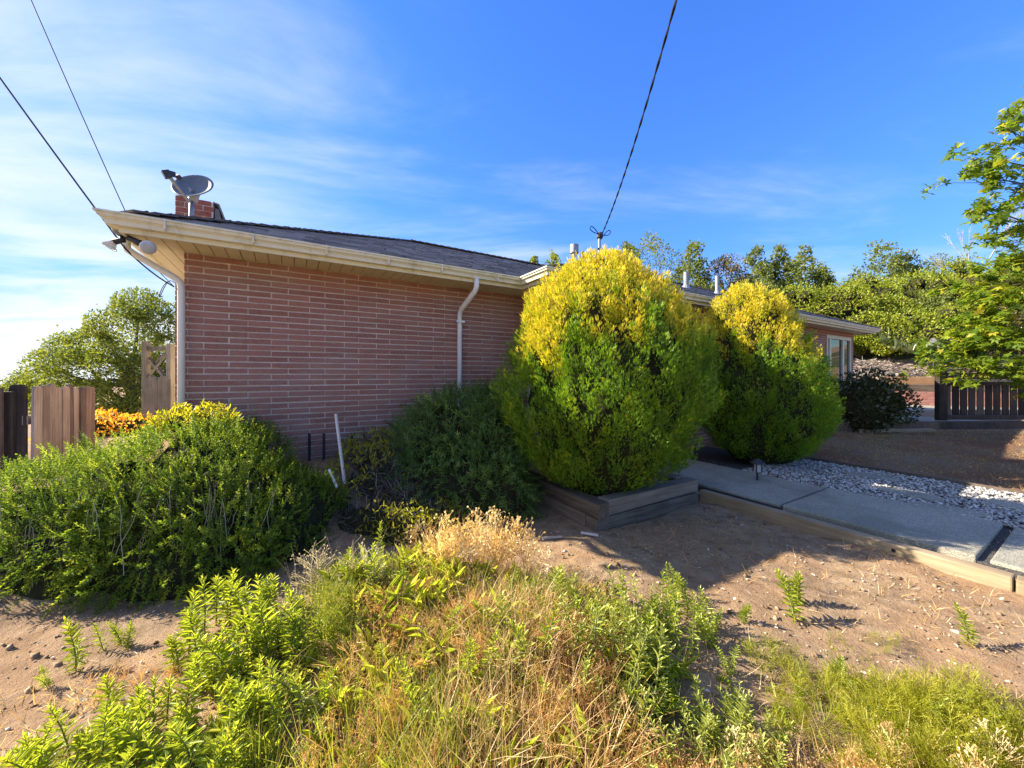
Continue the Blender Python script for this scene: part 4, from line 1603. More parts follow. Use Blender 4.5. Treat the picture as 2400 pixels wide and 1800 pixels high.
def thuja(loc, prof, n_plume, label, sx=1.0, sy=1.0, seed=0, lean=0.0):
    root = empty('golden_thuja', (loc[0], loc[1], loc[2]), label, 'bush', 'clipped golden thujas by the walk')
    zs = np.array([p_[0] for p_ in prof])
    rs = np.array([p_[1] for p_ in prof])
    # plume roots spread over the surface of revolution, area weighted
    zz = np.linspace(zs[0], zs[-1], 400)
    rr = np.interp(zz, zs, rs)
    dr = np.gradient(rr, zz)
    wgt = (rr + 0.05) * np.sqrt(1 + dr ** 2)
    z = rng.choice(zz, n_plume, p=wgt / wgt.sum()) + rng.normal(0, .01, n_plume)
    r = np.interp(z, zs, rs)
    sl = np.interp(z, zz, dr)
    a = rng.uniform(0, 2 * math.pi, n_plume)
    back = (np.sin(a) > .25) & (rng.random(n_plume) < .75)
    z, r, sl, a = z[~back], r[~back], sl[~back], a[~back]
    n_plume = len(a)
    lump = 1 + 0.16 * vnoise(a * 2.2 + seed * 9, z * 2.6 + seed) * 1.5 + 0.16 * vnoise(a * 7 + seed * 3, z * 7) + 0.13 * vnoise(a * 15 + seed, z * 3.2) + rng.normal(0, .02, n_plume)
    rad = r * lump
    out = np.stack([np.cos(a), np.sin(a), np.zeros_like(a)], 1)
    nn_ = nrm(out - UP * sl[:, None])
    pos = np.stack([np.cos(a) * rad * sx + lean * z / 3, np.sin(a) * rad * sy, z], 1)
    axis = nrm(nn_ * 0.40 + UP * 0.90 + rng.normal(0, .15, (n_plume, 3)))
    size = rng.uniform(0.75, 1.25, n_plume)
    per = 46
    pi = np.repeat(np.arange(n_plume), per)
    k_ = len(pi)
    f = rng.random(k_)                                    # height along plume
    rad_pl = 0.050 * np.sin(np.pi * np.clip(f * .85 + .15, 0, 1)) * size[pi]
    side = unit(k_)
    pp = pos[pi] - nn_[pi] * 0.10 - UP * 0.06 + axis[pi] * (f * 0.21 * size[pi])[:, None] + side * rad_pl[:, None]
    sd_ = nrm(axis[pi] * 1.0 + side * 0.36 + rng.normal(0, .2, (k_, 3)))
    scl = rng.uniform(0.028, 0.055, k_) * size[pi]
    # gold tips as in the cultivar; gold-over-green split also paints in the sunlit crown
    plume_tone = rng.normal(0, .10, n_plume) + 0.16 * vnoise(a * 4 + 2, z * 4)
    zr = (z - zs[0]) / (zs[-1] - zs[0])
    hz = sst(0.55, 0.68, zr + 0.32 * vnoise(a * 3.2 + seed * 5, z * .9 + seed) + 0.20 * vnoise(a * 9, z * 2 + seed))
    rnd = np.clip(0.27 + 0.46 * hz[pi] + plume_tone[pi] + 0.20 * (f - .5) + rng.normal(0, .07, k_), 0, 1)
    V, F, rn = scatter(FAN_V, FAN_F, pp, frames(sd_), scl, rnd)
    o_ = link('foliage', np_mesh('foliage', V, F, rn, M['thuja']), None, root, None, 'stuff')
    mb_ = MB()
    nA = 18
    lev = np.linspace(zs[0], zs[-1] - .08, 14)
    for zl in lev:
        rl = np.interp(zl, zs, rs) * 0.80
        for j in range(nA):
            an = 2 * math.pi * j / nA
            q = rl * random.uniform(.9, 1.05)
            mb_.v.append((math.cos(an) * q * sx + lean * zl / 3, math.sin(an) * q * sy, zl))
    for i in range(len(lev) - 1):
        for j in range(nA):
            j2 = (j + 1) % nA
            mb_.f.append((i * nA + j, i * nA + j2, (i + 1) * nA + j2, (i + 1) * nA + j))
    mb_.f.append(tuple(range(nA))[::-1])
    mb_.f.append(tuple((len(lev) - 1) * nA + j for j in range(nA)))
    mb_.build('light_block_core', M['core'], root)  # added dark body; blocks light through the sprays and darkens their gaps
    MB().tube([(0, 0, -0.1), (0.02, 0, zs[0] + .3)], [0.09, 0.07], 8).build('trunk', M['bark'], root)
    return root


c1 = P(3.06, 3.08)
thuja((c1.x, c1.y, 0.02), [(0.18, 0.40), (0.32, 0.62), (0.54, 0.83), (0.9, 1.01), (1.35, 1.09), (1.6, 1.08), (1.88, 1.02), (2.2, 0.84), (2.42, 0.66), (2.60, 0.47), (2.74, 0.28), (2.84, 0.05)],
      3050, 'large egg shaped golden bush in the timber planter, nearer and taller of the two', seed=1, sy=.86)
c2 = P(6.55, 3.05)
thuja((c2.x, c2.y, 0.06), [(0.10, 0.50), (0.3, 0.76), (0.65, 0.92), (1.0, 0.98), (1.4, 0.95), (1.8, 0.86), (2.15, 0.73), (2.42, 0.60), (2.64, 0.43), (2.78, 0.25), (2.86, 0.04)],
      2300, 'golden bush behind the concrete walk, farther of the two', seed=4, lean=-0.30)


# ---- needle sprigs (rosemary and the trailing shrub by the wall)
def sprig_template(nn_, L, w, droop, upright):
    V, F = [], []
    for i in range(nn_):
        f = (i + .5) / nn_
        y = f * .92
        zc = -droop * f * f
        an = i * 2.4
        ln = L * (1.1 - .55 * f) if not upright else L
        d = np.array([math.cos(an) * .8, .62, math.sin(an) * .8])
        d /= np.linalg.norm(d)
        s = np.cross(d, [0, 1, 0.2])
        s /= np.linalg.norm(s)
        o_ = np.array([0, y, zc])
        b = len(V)
        V += [o_, o_ + d * ln * .5 + s * w, o_ + d * ln, o_ + d * ln * .5 - s * w]
        F.append((b, b + 1, b + 2, b + 3))
    for q in range(2):
        y0, y1 = q * .5, q * .5 + .5
        b = len(V)
        ww = .012
        V += [np.array([-ww, y0, -droop * y0 * y0]), np.array([ww, y0, -droop * y0 * y0]), np.array([ww * .5, y1, -droop * y1 * y1]), np.array([-ww * .5, y1, -droop * y1 * y1])]
        F.append((b, b + 1, b + 2, b + 3))
    return np.array(V, float), np.array(F)


SPR_V, SPR_F = sprig_template(20, .18, .031, .14, False)
TRL_V, TRL_F = sprig_template(20, .20, .018, .35, True)


def clear_of_wall(p_):
    t, D = TD(p_[:, 0], p_[:, 1])
    return ~((D > 5.06) & (t > -.97)) & (p_[:, 2] > terrain(p_[:, 0], p_[:, 1], False) + .02)


ros_blobs = [((-3.25, 3.15, .24), (.82, .66, .66)), ((-2.76, 3.24, .32), (.72, .66, .68)), ((-2.42, 3.18, .30), (.58, .58, .58)), ((-2.10, 3.32, .18), (.46, .52, .46)),
             ((-3.85, 2.95, .12), (.85, .50, .62)), ((-2.6, 2.88, .12), (.75, .42, .55)), ((-3.3, 2.78, .10), (.7, .36, .52)), ((-2.68, 3.60, .50), (.45, .42, .56)), ((-1.90, 3.50, .15), (.30, .42, .36)), ((-1.88, 3.16, -.02), (.34, .34, .32)), ((-3.35, 2.66, .02), (.85, .34, .42)), ((-2.55, 2.70, .02), (.62, .30, .40)), ((-4.1, 2.62, .0), (.6, .34, .45)),
             ((-3.0, 3.65, .5), (.6, .5, .62))]
rb = [(np.array(c), np.array(r)) for c, r in ros_blobs]
ros = empty('rosemary_bush', (-2.8, 3.2, .1), 'big sprawling green rosemary bush in front of the brick wall corner', 'bush')
off = np.array(ros.location)
p_, n_ = blob_surface(rb, 17500, .90, .30, 2.6)
ok = clear_of_wall(p_)
p_, n_ = p_[ok], n_[ok]
k_ = len(p_)
front = np.clip(-n_[:, 1] * .8 + .2 - n_[:, 2], 0, 1) * sst(.75, .35, p_[:, 2])
d_ = nrm(n_ * .55 + UP * (.75 - 1.7 * front)[:, None] + rng.normal(0, .42, (k_, 3)))
hue = np.clip(.42 + .28 * vnoise(p_[:, 0] * 3.1, p_[:, 1] * 3.1 + p_[:, 2] * 2) + rng.normal(0, .20, k_), 0, 1)
V, F, r_ = scatter(SPR_V, SPR_F, p_ - off - n_ * .07, frames(d_), rng.uniform(.10, .20, k_), hue)
link('foliage', np_mesh('foliage', V, F, r_, M['rosemary']), None, ros, None, 'stuff')
core_mesh('light_block_core', [(c - off, r) for c, r in rb], ros, .78)
mb = MB()
for i in range(120):                                     # bare hanging stems on the front
    x = random.uniform(-3.6, -1.85)
    y = 2.52 + .55 * max(0, (x + 2.5)) ** 1.2 + random.uniform(-.06, .22)
    z0 = random.uniform(.30, .75)
    L = random.uniform(.15, .42)
    pts = [Vector((x, y, z0)) - Vector(off)]
    dx, dy = random.uniform(-.3, .3), random.uniform(-.25, 0.05)
    for q in range(5):
        pts.append(pts[-1] + Vector((dx * L / 5 + random.uniform(-.012, .012), dy * L / 5, -L / 5)))
    mb.tube(pts, 0.0022, 4, cap=False)
mb.build('bare_stems', M['pale_stem'], ros, kind='stuff')

tr_blobs = [((-.80, 4.55, .50), (.66, .58, .76)), ((-.28, 4.42, .40), (.42, .55, .70)), ((-.62, 4.12, .16), (.72, .42, .58)), ((-1.02, 4.45, .35), (.32, .38, .42)), ((-.35, 4.75, .55), (.5, .45, .7)),
            ((-.15, 4.05, .12), (.38, .38, .48))]
tb = [(np.array(c), np.array(r)) for c, r in tr_blobs]
trl = empty('trailing_shrub', (-.7, 4.4, .1), 'dark green trailing shrub under the right downspout', 'bush')
off = np.array(trl.location)
p_, n_ = blob_surface(tb, 7800, .90, .30, 2.8)
ok = clear_of_wall(p_)
p_, n_ = p_[ok], n_[ok]
k_ = len(p_)
d_ = nrm(n_ * .6 + UP * (.50 - 1.1 * sst(.7, .2, p_[:, 2]))[:, None] + rng.normal(0, .5, (k_, 3)))
V, F, r_ = scatter(TRL_V, TRL_F, p_ - off - n_ * .06, frames(d_), rng.uniform(.14, .27, k_), np.clip(rng.normal(.45, .22, k_), 0, 1))
link('foliage', np_mesh('foliage', V, F, r_, M['dark_shrub']), None, trl, None, 'stuff')
core_mesh('light_block_core', [(c - off, r) for c, r in tb], trl, .80)

# dead brush with a few yellow sprigs
db = [(np.array((-1.48, 4.08, .22)), np.array((.55, .46, .48))), (np.array((-1.18, 3.80, .02)), np.array((.48, .36, .44))), (np.array((-1.70, 4.45, .40)), np.array((.42, .32, .36))), (np.array((-1.72, 3.72, .05)), np.array((.36, .32, .34))), (np.array((-.80, 3.72, -.05)), np.array((.40, .26, .32))), (np.array((-1.42, 3.52, -.02)), np.array((.52, .28, .36))), (np.array((-1.05, 3.45, -.06)), np.array((.42, .24, .28)))]
dead = empty('dead_brush', (-1.5, 4.1, .15), 'tangle of bare dark twigs with yellow sprigs below the brick wall', 'bush')
off = np.array(dead.location)
p_, n_ = blob_surface(db, 13500, .8, .3, 3)
ok = clear_of_wall(p_)
p_, n_ = p_[ok], n_[ok]
k_ = len(p_)
d_ = nrm(n_ * .35 + UP * .15 + rng.normal(0, .8, (k_, 3)))
scl = np.stack([np.full(k_, .006), rng.uniform(.10, .28, k_), np.full(k_, .01)], 1)
V, F, r_ = scatter(diamond_v, diamond_f, p_ - off - n_ * .1, frames(d_), scl, rng.random(k_) ** 1.7)
link('twigs', np_mesh('twigs', V, F, r_, M['twig']), None, dead, None, 'stuff')
core_mesh('light_block_core', [(c - off, r) for c, r in db], dead, .72)
sel = rng.random(k_) < np.where((vnoise(p_[:, 0] * 3.3 + 5, p_[:, 1] * 3.3) > .02) & (n_[:, 2] > .1), .34, .012)
p2 = p_[sel] + n_[sel] * .02
p2 = np.concatenate([p2 + rng.normal(0, .02, p2.shape) for _ in range(3)])
kk = len(p2)
scl = np.stack([rng.uniform(.014, .020, kk), rng.uniform(.04, .075, kk), np.full(kk, .03)], 1)
V, F, r_ = scatter(leaf2_v, leaf2_f, p2 - off, frames(rng.normal(size=(kk, 3)) + [0, -.2, .6]), scl, np.clip(rng.normal(.25, .2, kk), 0, 1))
link('yellow_sprigs', np_mesh('yellow_sprigs', V, F, r_, M['yellow_leaf']), None, dead, None, 'stuff')


# ---- leafy bodies in general
def leafy(name, label, cat, blobs, n, size, mat, template=(diamond_v, diamond_f), group=None, base=None, trunk=None, aspect=.55, upb=.35, core=.75, rn=(.5, .22), lumps=.32, lf=2.5,
          depth=.25, parent=None, sag_=0.0):
    bl = [(np.array(c, float), np.array(r, float)) for c, r in blobs]
    if base is None:
        m = np.mean([c for c, r in bl], 0)
        base = (m[0], m[1], tz(m[0], m[1]))
    root = empty(name, base, label, cat, group)
    off_ = np.array(base)
    p_, n_ = blob_surface(bl, n, .92, lumps, lf)
    p_ = p_ - n_ * (rng.random(len(p_)) ** 2 * depth)[:, None]
    ok = p_[:, 2] > terrain(p_[:, 0], p_[:, 1], False) + .02
    p_, n_ = p_[ok], n_[ok]
    kk_ = len(p_)
    d_ = nrm(n_ * .7 + UP * (upb - sag_) + rng.normal(0, .65, (kk_, 3)))
    s_ = size * rng.uniform(.65, 1.35, kk_)
    scl_ = np.stack([s_ * aspect, s_, s_], 1)
    tone = np.clip(rn[0] + .22 * vnoise(p_[:, 0] * lf + 7, p_[:, 1] * lf + p_[:, 2] * lf) + rng.normal(0, rn[1], kk_), 0, 1)
    V_, F_, r2 = scatter(template[0], template[1], p_ - off_, frames(d_), scl_, tone)
    link('crown' if cat == 'tree' else 'foliage', np_mesh('crown', V_, F_, r2, M[mat]), None, root, None, 'stuff')
    if core:
        core_mesh('light_block_core', [(c - off_, r) for c, r in bl], root, core)
    if trunk:
        mb_ = MB()
        top = bl[0][0] - off_
        mb_.tube([(0, 0, -.3), Vector(top) * .45 + Vector((.03, .02, 0)), Vector(top)], [trunk, trunk * .75, trunk * .4], 8)
        for c, r in bl[1:9]:
            q = Vector(c - off_)
            s0 = Vector(top) * random.uniform(.35, .8)
            mb_.tube([s0, s0.lerp(q, .5) + Vector((0, 0, .05 * q.length)), q], [trunk * .45, trunk * .3, trunk * .12], 6)
        mb_.build('trunk', M['bark'], root)
    return root


# left oak beyond the fence
def blobs_px(lst):
    out_ = []
    for u, v, Y, rp_ in lst:
        c = W(u, v, Y)
        r = rp_ / 870 * Y
        out_.append(((c.x, c.y, c.z), (r, r * random.uniform(.8, 1.1), r * random.uniform(.78, 1.0))))
    return out_


oak = [(300, 850, 14, 110), (325, 745, 14, 62), (250, 790, 13.6, 66), (190, 840, 13.8, 60), (130, 870, 13.5, 50), (75, 905, 13.5, 44), (370, 790, 14.4, 52), (350, 880, 14, 75),
       (230, 900, 13.4, 80), (140, 930, 13.3, 60), (300, 950, 13.2, 70), (395, 850, 14.5, 40), (290, 712, 14, 26), (350, 720, 14.3, 26), (160, 800, 13.8, 26), (390, 740, 14.6, 30), (30, 925, 13.4, 34)]
leafy('oak_tree', 'broad olive green tree rising behind the left fence and gate', 'tree', blobs_px(oak), 95000, .092, 'oak', base=(-14.3, 14, tz(-14.3, 14)), trunk=.22, core=0, lumps=.42, lf=1.6, depth=1.3, upb=.25)
leafy('orange_bush', 'orange flowering bush glowing between the fence and the gate', 'bush', [((c.x, c.y, c.z), (.38, .38, .30)) for c in (W(235, 1012, 6.3), W(280, 1016, 6.4), W(325, 1012, 6.4), W(180, 1012, 6.2))],
      2600, .07, 'orange_flower', (leaf2_v, leaf2_f), upb=.5, core=.7)
leafy('yellow_shrub', 'bright yellow green shrub rising behind the rosemary at the wall corner', 'bush', [((c.x, c.y, c.z), (.24, .22, .10)) for c in (W(430, 985, 3.5), W(490, 983, 3.55))],
      1500, .05, 'yellow_leaf', (leaf2_v, leaf2_f), upb=.9, core=.6, aspect=.3)
c = W(735, 1126, 3.75)
gb = leafy('round_plant', 'round pale green cushion plant at the right end of the rosemary', 'plant', [((c.x, c.y, c.z), (.075, .075, .072))], 1500, .022, 'sage_weed', core=.85, lumps=.05, depth=.01, aspect=.25, upb=.1)

# dark bush below the far window
dk = [W(2035, 925, 8.6), W(1985, 945, 8.6), W(2065, 950, 8.4), W(2020, 970, 8.3), W(1965, 930, 9.0)]
leafy('dark_bush', 'dark rounded bush below the far window beside the golden bush', 'bush', [((c.x, c.y, c.z), (.55, .5, .50)) for c in dk], 7500, .075, 'bush_dark', core=.78, depth=.15)

# ---- trees behind the house and up the hill: (u, v top, depth, width px, kind, label)
HT = [
    (1525, 556, 22, 130, 'round', 'pine_leaf', 'dark dense rounded tree behind the roof, just right of the service mast'),
    (1472, 575, 23, 60, 'round', 'pine_leaf', 'small dark tree peeping over the top of the front golden bush'),
    (1618, 562, 24, 85, 'cone', 'pine_leaf', 'grey green pointed tree behind the roof vents'),
    (1700, 598, 24, 100, 'round', 'rust_leaf', 'rusty tinted tree with reddish leaf tips above the rear golden bush'),
    (1770, 578, 27, 75, 'cone', 'pine_leaf', 'slim pointed grey green tree right of the rusty tree'),
    (1828, 574, 27, 70, 'cone', 'pine_leaf', 'loose pointed tree, middle of the airy trio behind the rear golden bush'),
    (1890, 572, 28, 80, 'cone', 'pine_leaf', 'tallest airy pointed tree left of the open sky gap'),
    (1925, 625, 26, 55, 'cone', 'pine_leaf', 'short pointed tree at the left edge of the sky gap'),
    (1300, 596, 30, 55, 'round', 'hill_leaf', 'small leafy treetop showing over the inner roof corner'),
    (1250, 606, 30, 34, 'round', 'hill_leaf', 'tiny treetop above the wing roof ridge end'),
    (1850, 672, 21, 130, 'round', 'hill_leaf', 'bright bushy tree behind the rear golden bush, below the airy trio'),
    (1960, 668, 20, 140, 'round', 'hill_leaf', 'bright green rounded tree under the sky gap'),
    (1760, 655, 22, 120, 'round', 'pine_leaf', 'dull green tree filling the gap behind the rear golden bush'),
    (2070, 572, 27, 120, 'cone', 'pine_leaf', 'tall feathery grey green tree right of the sky gap'),
    (2125, 590, 27, 90, 'cone', 'pine_leaf', 'shorter feathery tree leaning on the tall one right of the sky gap'),
    (2040, 640, 22, 120, 'round', 'hill_leaf', 'yellow green tree in front of the tall feathery tree'),
    (2150, 640, 22, 150, 'round', 'hill_leaf', 'broad yellow green tree in the middle of the hillside'),
    (2245, 606, 24, 110, 'round', 'hill_leaf', 'yellow green tree with a peaked top below the bare tree'),
    (2330, 640, 22, 130, 'round', 'hill_leaf', 'yellow green hillside tree right of the bare tree'),
    (2400, 660, 20, 120, 'round', 'hill_leaf', 'hillside tree behind the overhanging branches'),
    (2030, 735, 17.5, 130, 'round', 'hill_leaf', 'low bushy tree just above the end of the house roof'),
    (2120, 720, 17.5, 130, 'round', 'hill_leaf', 'low olive bushy tree right of the house roof end'),
    (2215, 715, 18, 130, 'round', 'hill_leaf', 'low bushy tree above the agave bank'),
    (2310, 720, 17, 150, 'round', 'rust_leaf', 'orange tinted bushy tree above the rail fence'),
    (2420, 740, 16, 130, 'round', 'hill_leaf', 'low leafy tree at the right edge of the hillside'),
    (2080, 785, 15.5, 100, 'round', 'bush_dark', 'dark bush in the shade behind the house end'),
    (2170, 772, 15.8, 90, 'round', 'hill_leaf', 'green bush directly behind the agaves'),
    (1900, 690, 24, 120, 'round', 'pine_leaf', 'dull green tree just left of the sky gap, behind the house roof'),
    (2000, 655, 25, 110, 'round', 'hill_leaf', 'pale green tree at the foot of the sky gap'),
    (2190, 600, 30, 120, 'round', 'pine_leaf', 'grey green tree on the upper hillside left of the bare tree'),
    (2270, 655, 21, 110, 'round', 'rust_leaf', 'yellowing tree below the bare tree'),
    (2080, 690, 20, 110, 'round', 'hill_leaf', 'yellow green tree above the far eave of the house'),
    (2180, 680, 20, 90, 'round', 'pine_leaf', 'darker tree in the middle of the hillside'),
    (2370, 690, 19, 110, 'round', 'hill_leaf', 'bright tree behind the lower branches at the right edge'),
    (2010, 780, 18.4, 90, 'round', 'hill_leaf', 'bush in the gap right of the far house window'),
]
for u, vt, Y, wpx, kind, mat, lab in HT:
    Y = max(Y, 18.4)
    top = W(u, vt, Y)
    zb_ = tz(top.x, top.y)
    hgt = top.z - zb_
    rad = wpx / 2 / 870 * Y * (1.18 if kind == 'round' else 1.5)
    bl = []
    if kind == 'round':
        bl.append(((top.x, top.y, zb_ + hgt * .55), (rad * .85, rad * .85, hgt * .42)))
        for i in range(20):
            an = random.uniform(0, 6.283)
            q = random.random()
            el = random.uniform(-.5, 1.2)
            zc_ = zb_ + hgt * .52 + math.sin(el) * (hgt * .44) * random.uniform(.75, 1.05)
            rr_ = rad * math.cos(el) * random.uniform(.55, 1.0)
            lr = rad * random.uniform(.18, .40)
            bl.append(((top.x + math.cos(an) * rr_, top.y + math.sin(an) * rr_, zc_ - lr * .5), (lr, lr, lr * .8)))
        bl.append(((top.x, top.y, top.z - rad * .3), (rad * .33, rad * .33, rad * .3)))
        n, dens = 11500, .13
    else:
        for i in range(20):
            q = (i + .5) / 20
            an = random.uniform(0, 6.283)
            rr_ = rad * (1 - q * .85) ** .8 * random.uniform(.2, .9)
            lr = rad * (.16 + .42 * (1 - q)) * random.uniform(.8, 1.15)
            bl.append(((top.x + math.cos(an) * rr_, top.y + math.sin(an) * rr_, zb_ + hgt * (.12 + .86 * q) - lr * .3), (lr, lr, lr * 1.25)))
        n, dens = 15000, .12
    sc = Y / 22
    leafy('hillside_tree', lab, 'tree', bl, n, .118 * sc ** .5 if kind == 'round' else .165 * sc ** .5, mat, (leaf2_v, leaf2_f) if Y < 18 else (diamond_v, diamond_f), 'trees on the hillside behind the house', base=(top.x, top.y, zb_), trunk=.14,
          core=0 if kind == 'cone' else (0 if mat in ('pine_leaf', 'rust_leaf') else .56), lumps=.36, lf=1.5, depth=.5 if kind == 'round' and mat == 'hill_leaf' else .9, upb=.3)

# far dark wooded ridge
p_ = []
k_ = 42000
x = rng.uniform(52, 190, k_)
y = rng.uniform(78, 110, k_)
ok = x / y * 870 + 1200 > 2245
x, y = x[ok], y[ok]
k_ = len(x)
z = terrain(x, y, False) + 7 + 6 * rng.random(k_) + 5 * vnoise(x * .12, y * .12) - 8
n_ = unit(k_)
ang_h = (880 - (600 + 60 * sst(2420, 2250, 1200 + 870 * x / y))) / 870 * y + H
z = np.minimum(z + 40, ang_h) - 9 * rng.random(k_) ** .7 + 2.5 * vnoise(x * .3, y * .3)
V, F, r_ = scatter(diamond_v, diamond_f, np.stack([x, y, z], 1), frames(n_), rng.uniform(.7, 1.3, k_), np.clip(rng.normal(.5, .25, k_), 0, 1))
link('far_woods', np_mesh('far_woods', V, F, r_, M['far_leaf']), kind='stuff')

# bare tree on the hill
bt = W(2285, 640, 26)
bare = empty('bare_tree', (bt.x, bt.y, tz(bt.x, bt.y)), 'leafless grey tree standing above the hillside trees', 'tree')
mb = MB()


def branch(p0, d, L, r, lev):
    p1 = p0 + d * L
    mb.tube([p0, p0.lerp(p1, .5) + Vector((random.uniform(-.04, .04), 0, 0)) * L, p1], [r, r * .8, r * .55], 5, cap=False)
    if lev == 0:
        return
    for _ in range(3 if lev > 1 else 4):
        dd = (d + Vector((random.uniform(-.55, .55), random.uniform(-.4, .4), random.uniform(-.05, .5)))).normalized()
        branch(p0.lerp(p1, random.uniform(.55, 1)), dd, L * random.uniform(.5, .75), r * .5, lev - 1)


hb = W(2285, 552, 26).z - tz(bt.x, bt.y)
branch(Vector((0, 0, -.2)), Vector((.05, 0, 1)).normalized(), hb * .55, .10, 4)
mb.build('trunk', M['pale_stem'], bare)

# agaves and mulch on the bank above the terraces
k_ = 2600
x = rng.uniform(12.0, 18.0, k_)
y = rng.uniform(15.3, 17.6, k_)
z = terrain(x, y, False) + rng.uniform(.0, .12, k_)
scl = np.stack([rng.uniform(.03, .06, k_), rng.uniform(.12, .35, k_), np.full(k_, .05)], 1)
d_ = rng.normal(size=(k_, 3)) * [1, 1, .3]
V, F, r_ = scatter(diamond_v, diamond_f, np.stack([x, y, z], 1), frames(d_), scl, rng.random(k_))
link('mulch', np_mesh('mulch', V, F, r_, M['mulch']), kind='stuff')
ag_v = np.array([(-.5, 0, 0), (.5, 0, 0), (.55, .5, .08), (-.55, .5, .08), (.06, 1, 0), (-.06, 1, 0)], float)
ag_f = np.array([(0, 1, 2, 3), (3, 2, 4, 5)])
for i, (u, v, Y) in enumerate([(2100, 812, 16.5), (2135, 818, 16.2), (2075, 800, 17.0), (2165, 806, 16.6), (2195, 800, 16.8), (2115, 790, 17.4), (2150, 788, 17.5), (2185, 780, 17.6), (2225, 800, 16.8)]):
    w = W(u, v, Y)
    w.z = max(min(w.z, 3.4), tz(w.x, w.y))
    root = empty('agave', (w.x, w.y, tz(w.x, w.y)), 'spiky pale agave on the mulched bank above the terrace', 'plant', 'agaves on the bank')
    kk = 26
    d_ = nrm(np.stack([rng.normal(size=kk), rng.normal(size=kk) * .8, rng.uniform(.35, 1.5, kk)], 1))
    scl = np.stack([rng.uniform(.05, .075, kk), rng.uniform(.45, .85, kk), np.ones(kk)], 1)
    roll = np.tile([0, 0, 1.0], (kk, 1)) + rng.normal(0, .1, (kk, 3))
    pz = np.zeros((kk, 3))
    pz[:, 2] = max(0, w.z - root.location.z - .2)
    V, F, r_ = scatter(ag_v, ag_f, pz, frames(d_, roll), scl, rng.random(kk))
    link('foliage', np_mesh('foliage', V, F, r_, M['agave']), None, root, None, 'stuff')
for i, (u, v, Y, s, lab) in enumerate([(2190, 806, 16.0, .22, 'dark grey rock standing among the agaves'), (2206, 812, 15.8, .15, 'pale upright rock beside the dark one among the agaves')]):
    w = W(u, v, Y)
    mb = MB()
    n1_, n2_ = 7, 10
    for a in range(n1_ + 1):
        for b in range(n2_):
            th, ph = math.pi * a / n1_, 2 * math.pi * b / n2_
            jit = s * random.uniform(.8, 1.1)
            mb.v.append((math.sin(th) * math.cos(ph) * jit, math.sin(th) * math.sin(ph) * jit * .8, math.cos(th) * jit * 1.2))
    for a in range(n1_):
        for b in range(n2_):
            mb.f.append((a * n2_ + b, (a + 1) * n2_ + b, (a + 1) * n2_ + (b + 1) % n2_, a * n2_ + (b + 1) % n2_))
    tag(mb.build('rock', M['rock'], None, w), lab, 'rock')

# ---- overhanging tree at the right edge: lobed leaves on thin branches
lob = []
for an, L in ((0, 1.0), (.75, .82), (-.75, .82), (1.55, .55), (-1.55, .55)):
    lob.append((an, L))
LV, LF = [(0, 0, 0)], []
for an, L in lob:
    d = np.array([math.sin(an), math.cos(an), 0])
    s = np.array([math.cos(an), -math.sin(an), 0])
    b = len(LV)
    LV += [tuple(d * L * .5 + s * .15 + [0, 0, .04]), tuple(d * L + [0, 0, -.10]), tuple(d * L * .5 - s * .15 + [0, 0, .04])]
    LF.append((0, b, b + 1, b + 2))
LV, LF = np.array(LV, float), np.array(LF)
rt = empty('overhanging_tree', (9.4, 5.6, tz(9.4, 5.6)), 'leafy tree reaching in from the right edge with lobed bright leaves', 'tree')
off = np.array(rt.location)
mb = MB()
mb.tube([(0, 0, -.2), (-.05, .05, 1.2), (-.2, 0, 2.4), (-.3, .1, 4.2)], [.16, .13, .10, .05], 10)
tips = []
limb_targets = [(2262, 380, 5.4), (2290, 420, 5.5), (2330, 300, 5.6), (2285, 500, 5.3), (2350, 460, 5.5), (2330, 540, 5.4), (2390, 350, 5.6), (2380, 250, 5.7), (2400, 560, 5.5), (2370, 420, 5.2),
                (2300, 680, 6.6), (2330, 720, 6.2), (2280, 760, 6.8), (2240, 800, 7.1), (2350, 780, 6.4), (2310, 830, 6.6), (2370, 690, 6.0), (2390, 840, 6.2), (2260, 850, 7.2), (2350, 870, 6.8), (2215, 830, 7.3), (2400, 620, 5.9), (2420, 760, 6.0), (2385, 600, 5.6),
                (2345, 660, 6.4), (2230, 870, 7.3), (2395, 885, 6.9), (2290, 800, 6.9), (2440, 480, 5.5), (2460, 640, 5.8)]
for u, v, Y in limb_targets:
    u += 26 if v < 620 else 0
    tgt = Vector(np.array(W(u, v, Y)) - off)
    s0 = Vector((-.15, .03, max(1.0, min(4.0, tgt.z * .75 + .4))))
    mid = s0.lerp(tgt, .5) + Vector((random.uniform(-.15, .15), random.uniform(-.2, .2), random.uniform(.05, .3)))
    mb.tube([s0, s0.lerp(mid, .6) + Vector((0, 0, .05)), mid, mid.lerp(tgt, .6) + Vector((random.uniform(-.05, .05), 0, .05)), tgt], [.030, .022, .014, .009, .004], 6, cap=False)
    low = v > 600
    for _ in range(10 if low else 7):
        sp_ = Vector((random.gauss(0, .17), random.gauss(0, .2), random.gauss(0, .14)))
        tips.append((tgt + sp_ * (1.2 if low else .95), low))
        mb.tube([mid.lerp(tgt, random.uniform(.3, 1)), tgt + sp_ * .6 + Vector((0, 0, .03)), tgt + sp_], [.005, .0035, .002], 4, cap=False)
mb.build('trunk', M['bark'], rt)
pp, dd = [], []
for q, low in tips:
    for _ in range(15 if low else 12):
        pp.append(np.array(q) + rng.normal(0, .055, 3))
        dd.append(rng.normal(size=3) * [.8, .8, .5] + [-.25, -.2, .10])
pp, dd = np.array(pp), np.array(dd)
order = rng.permutation(len(pp))
pp, dd = pp[order], dd[order]
fr = frames(dd, np.tile([0, 0, 1.0], (len(pp), 1)) + rng.normal(0, .5, (len(pp), 3)))
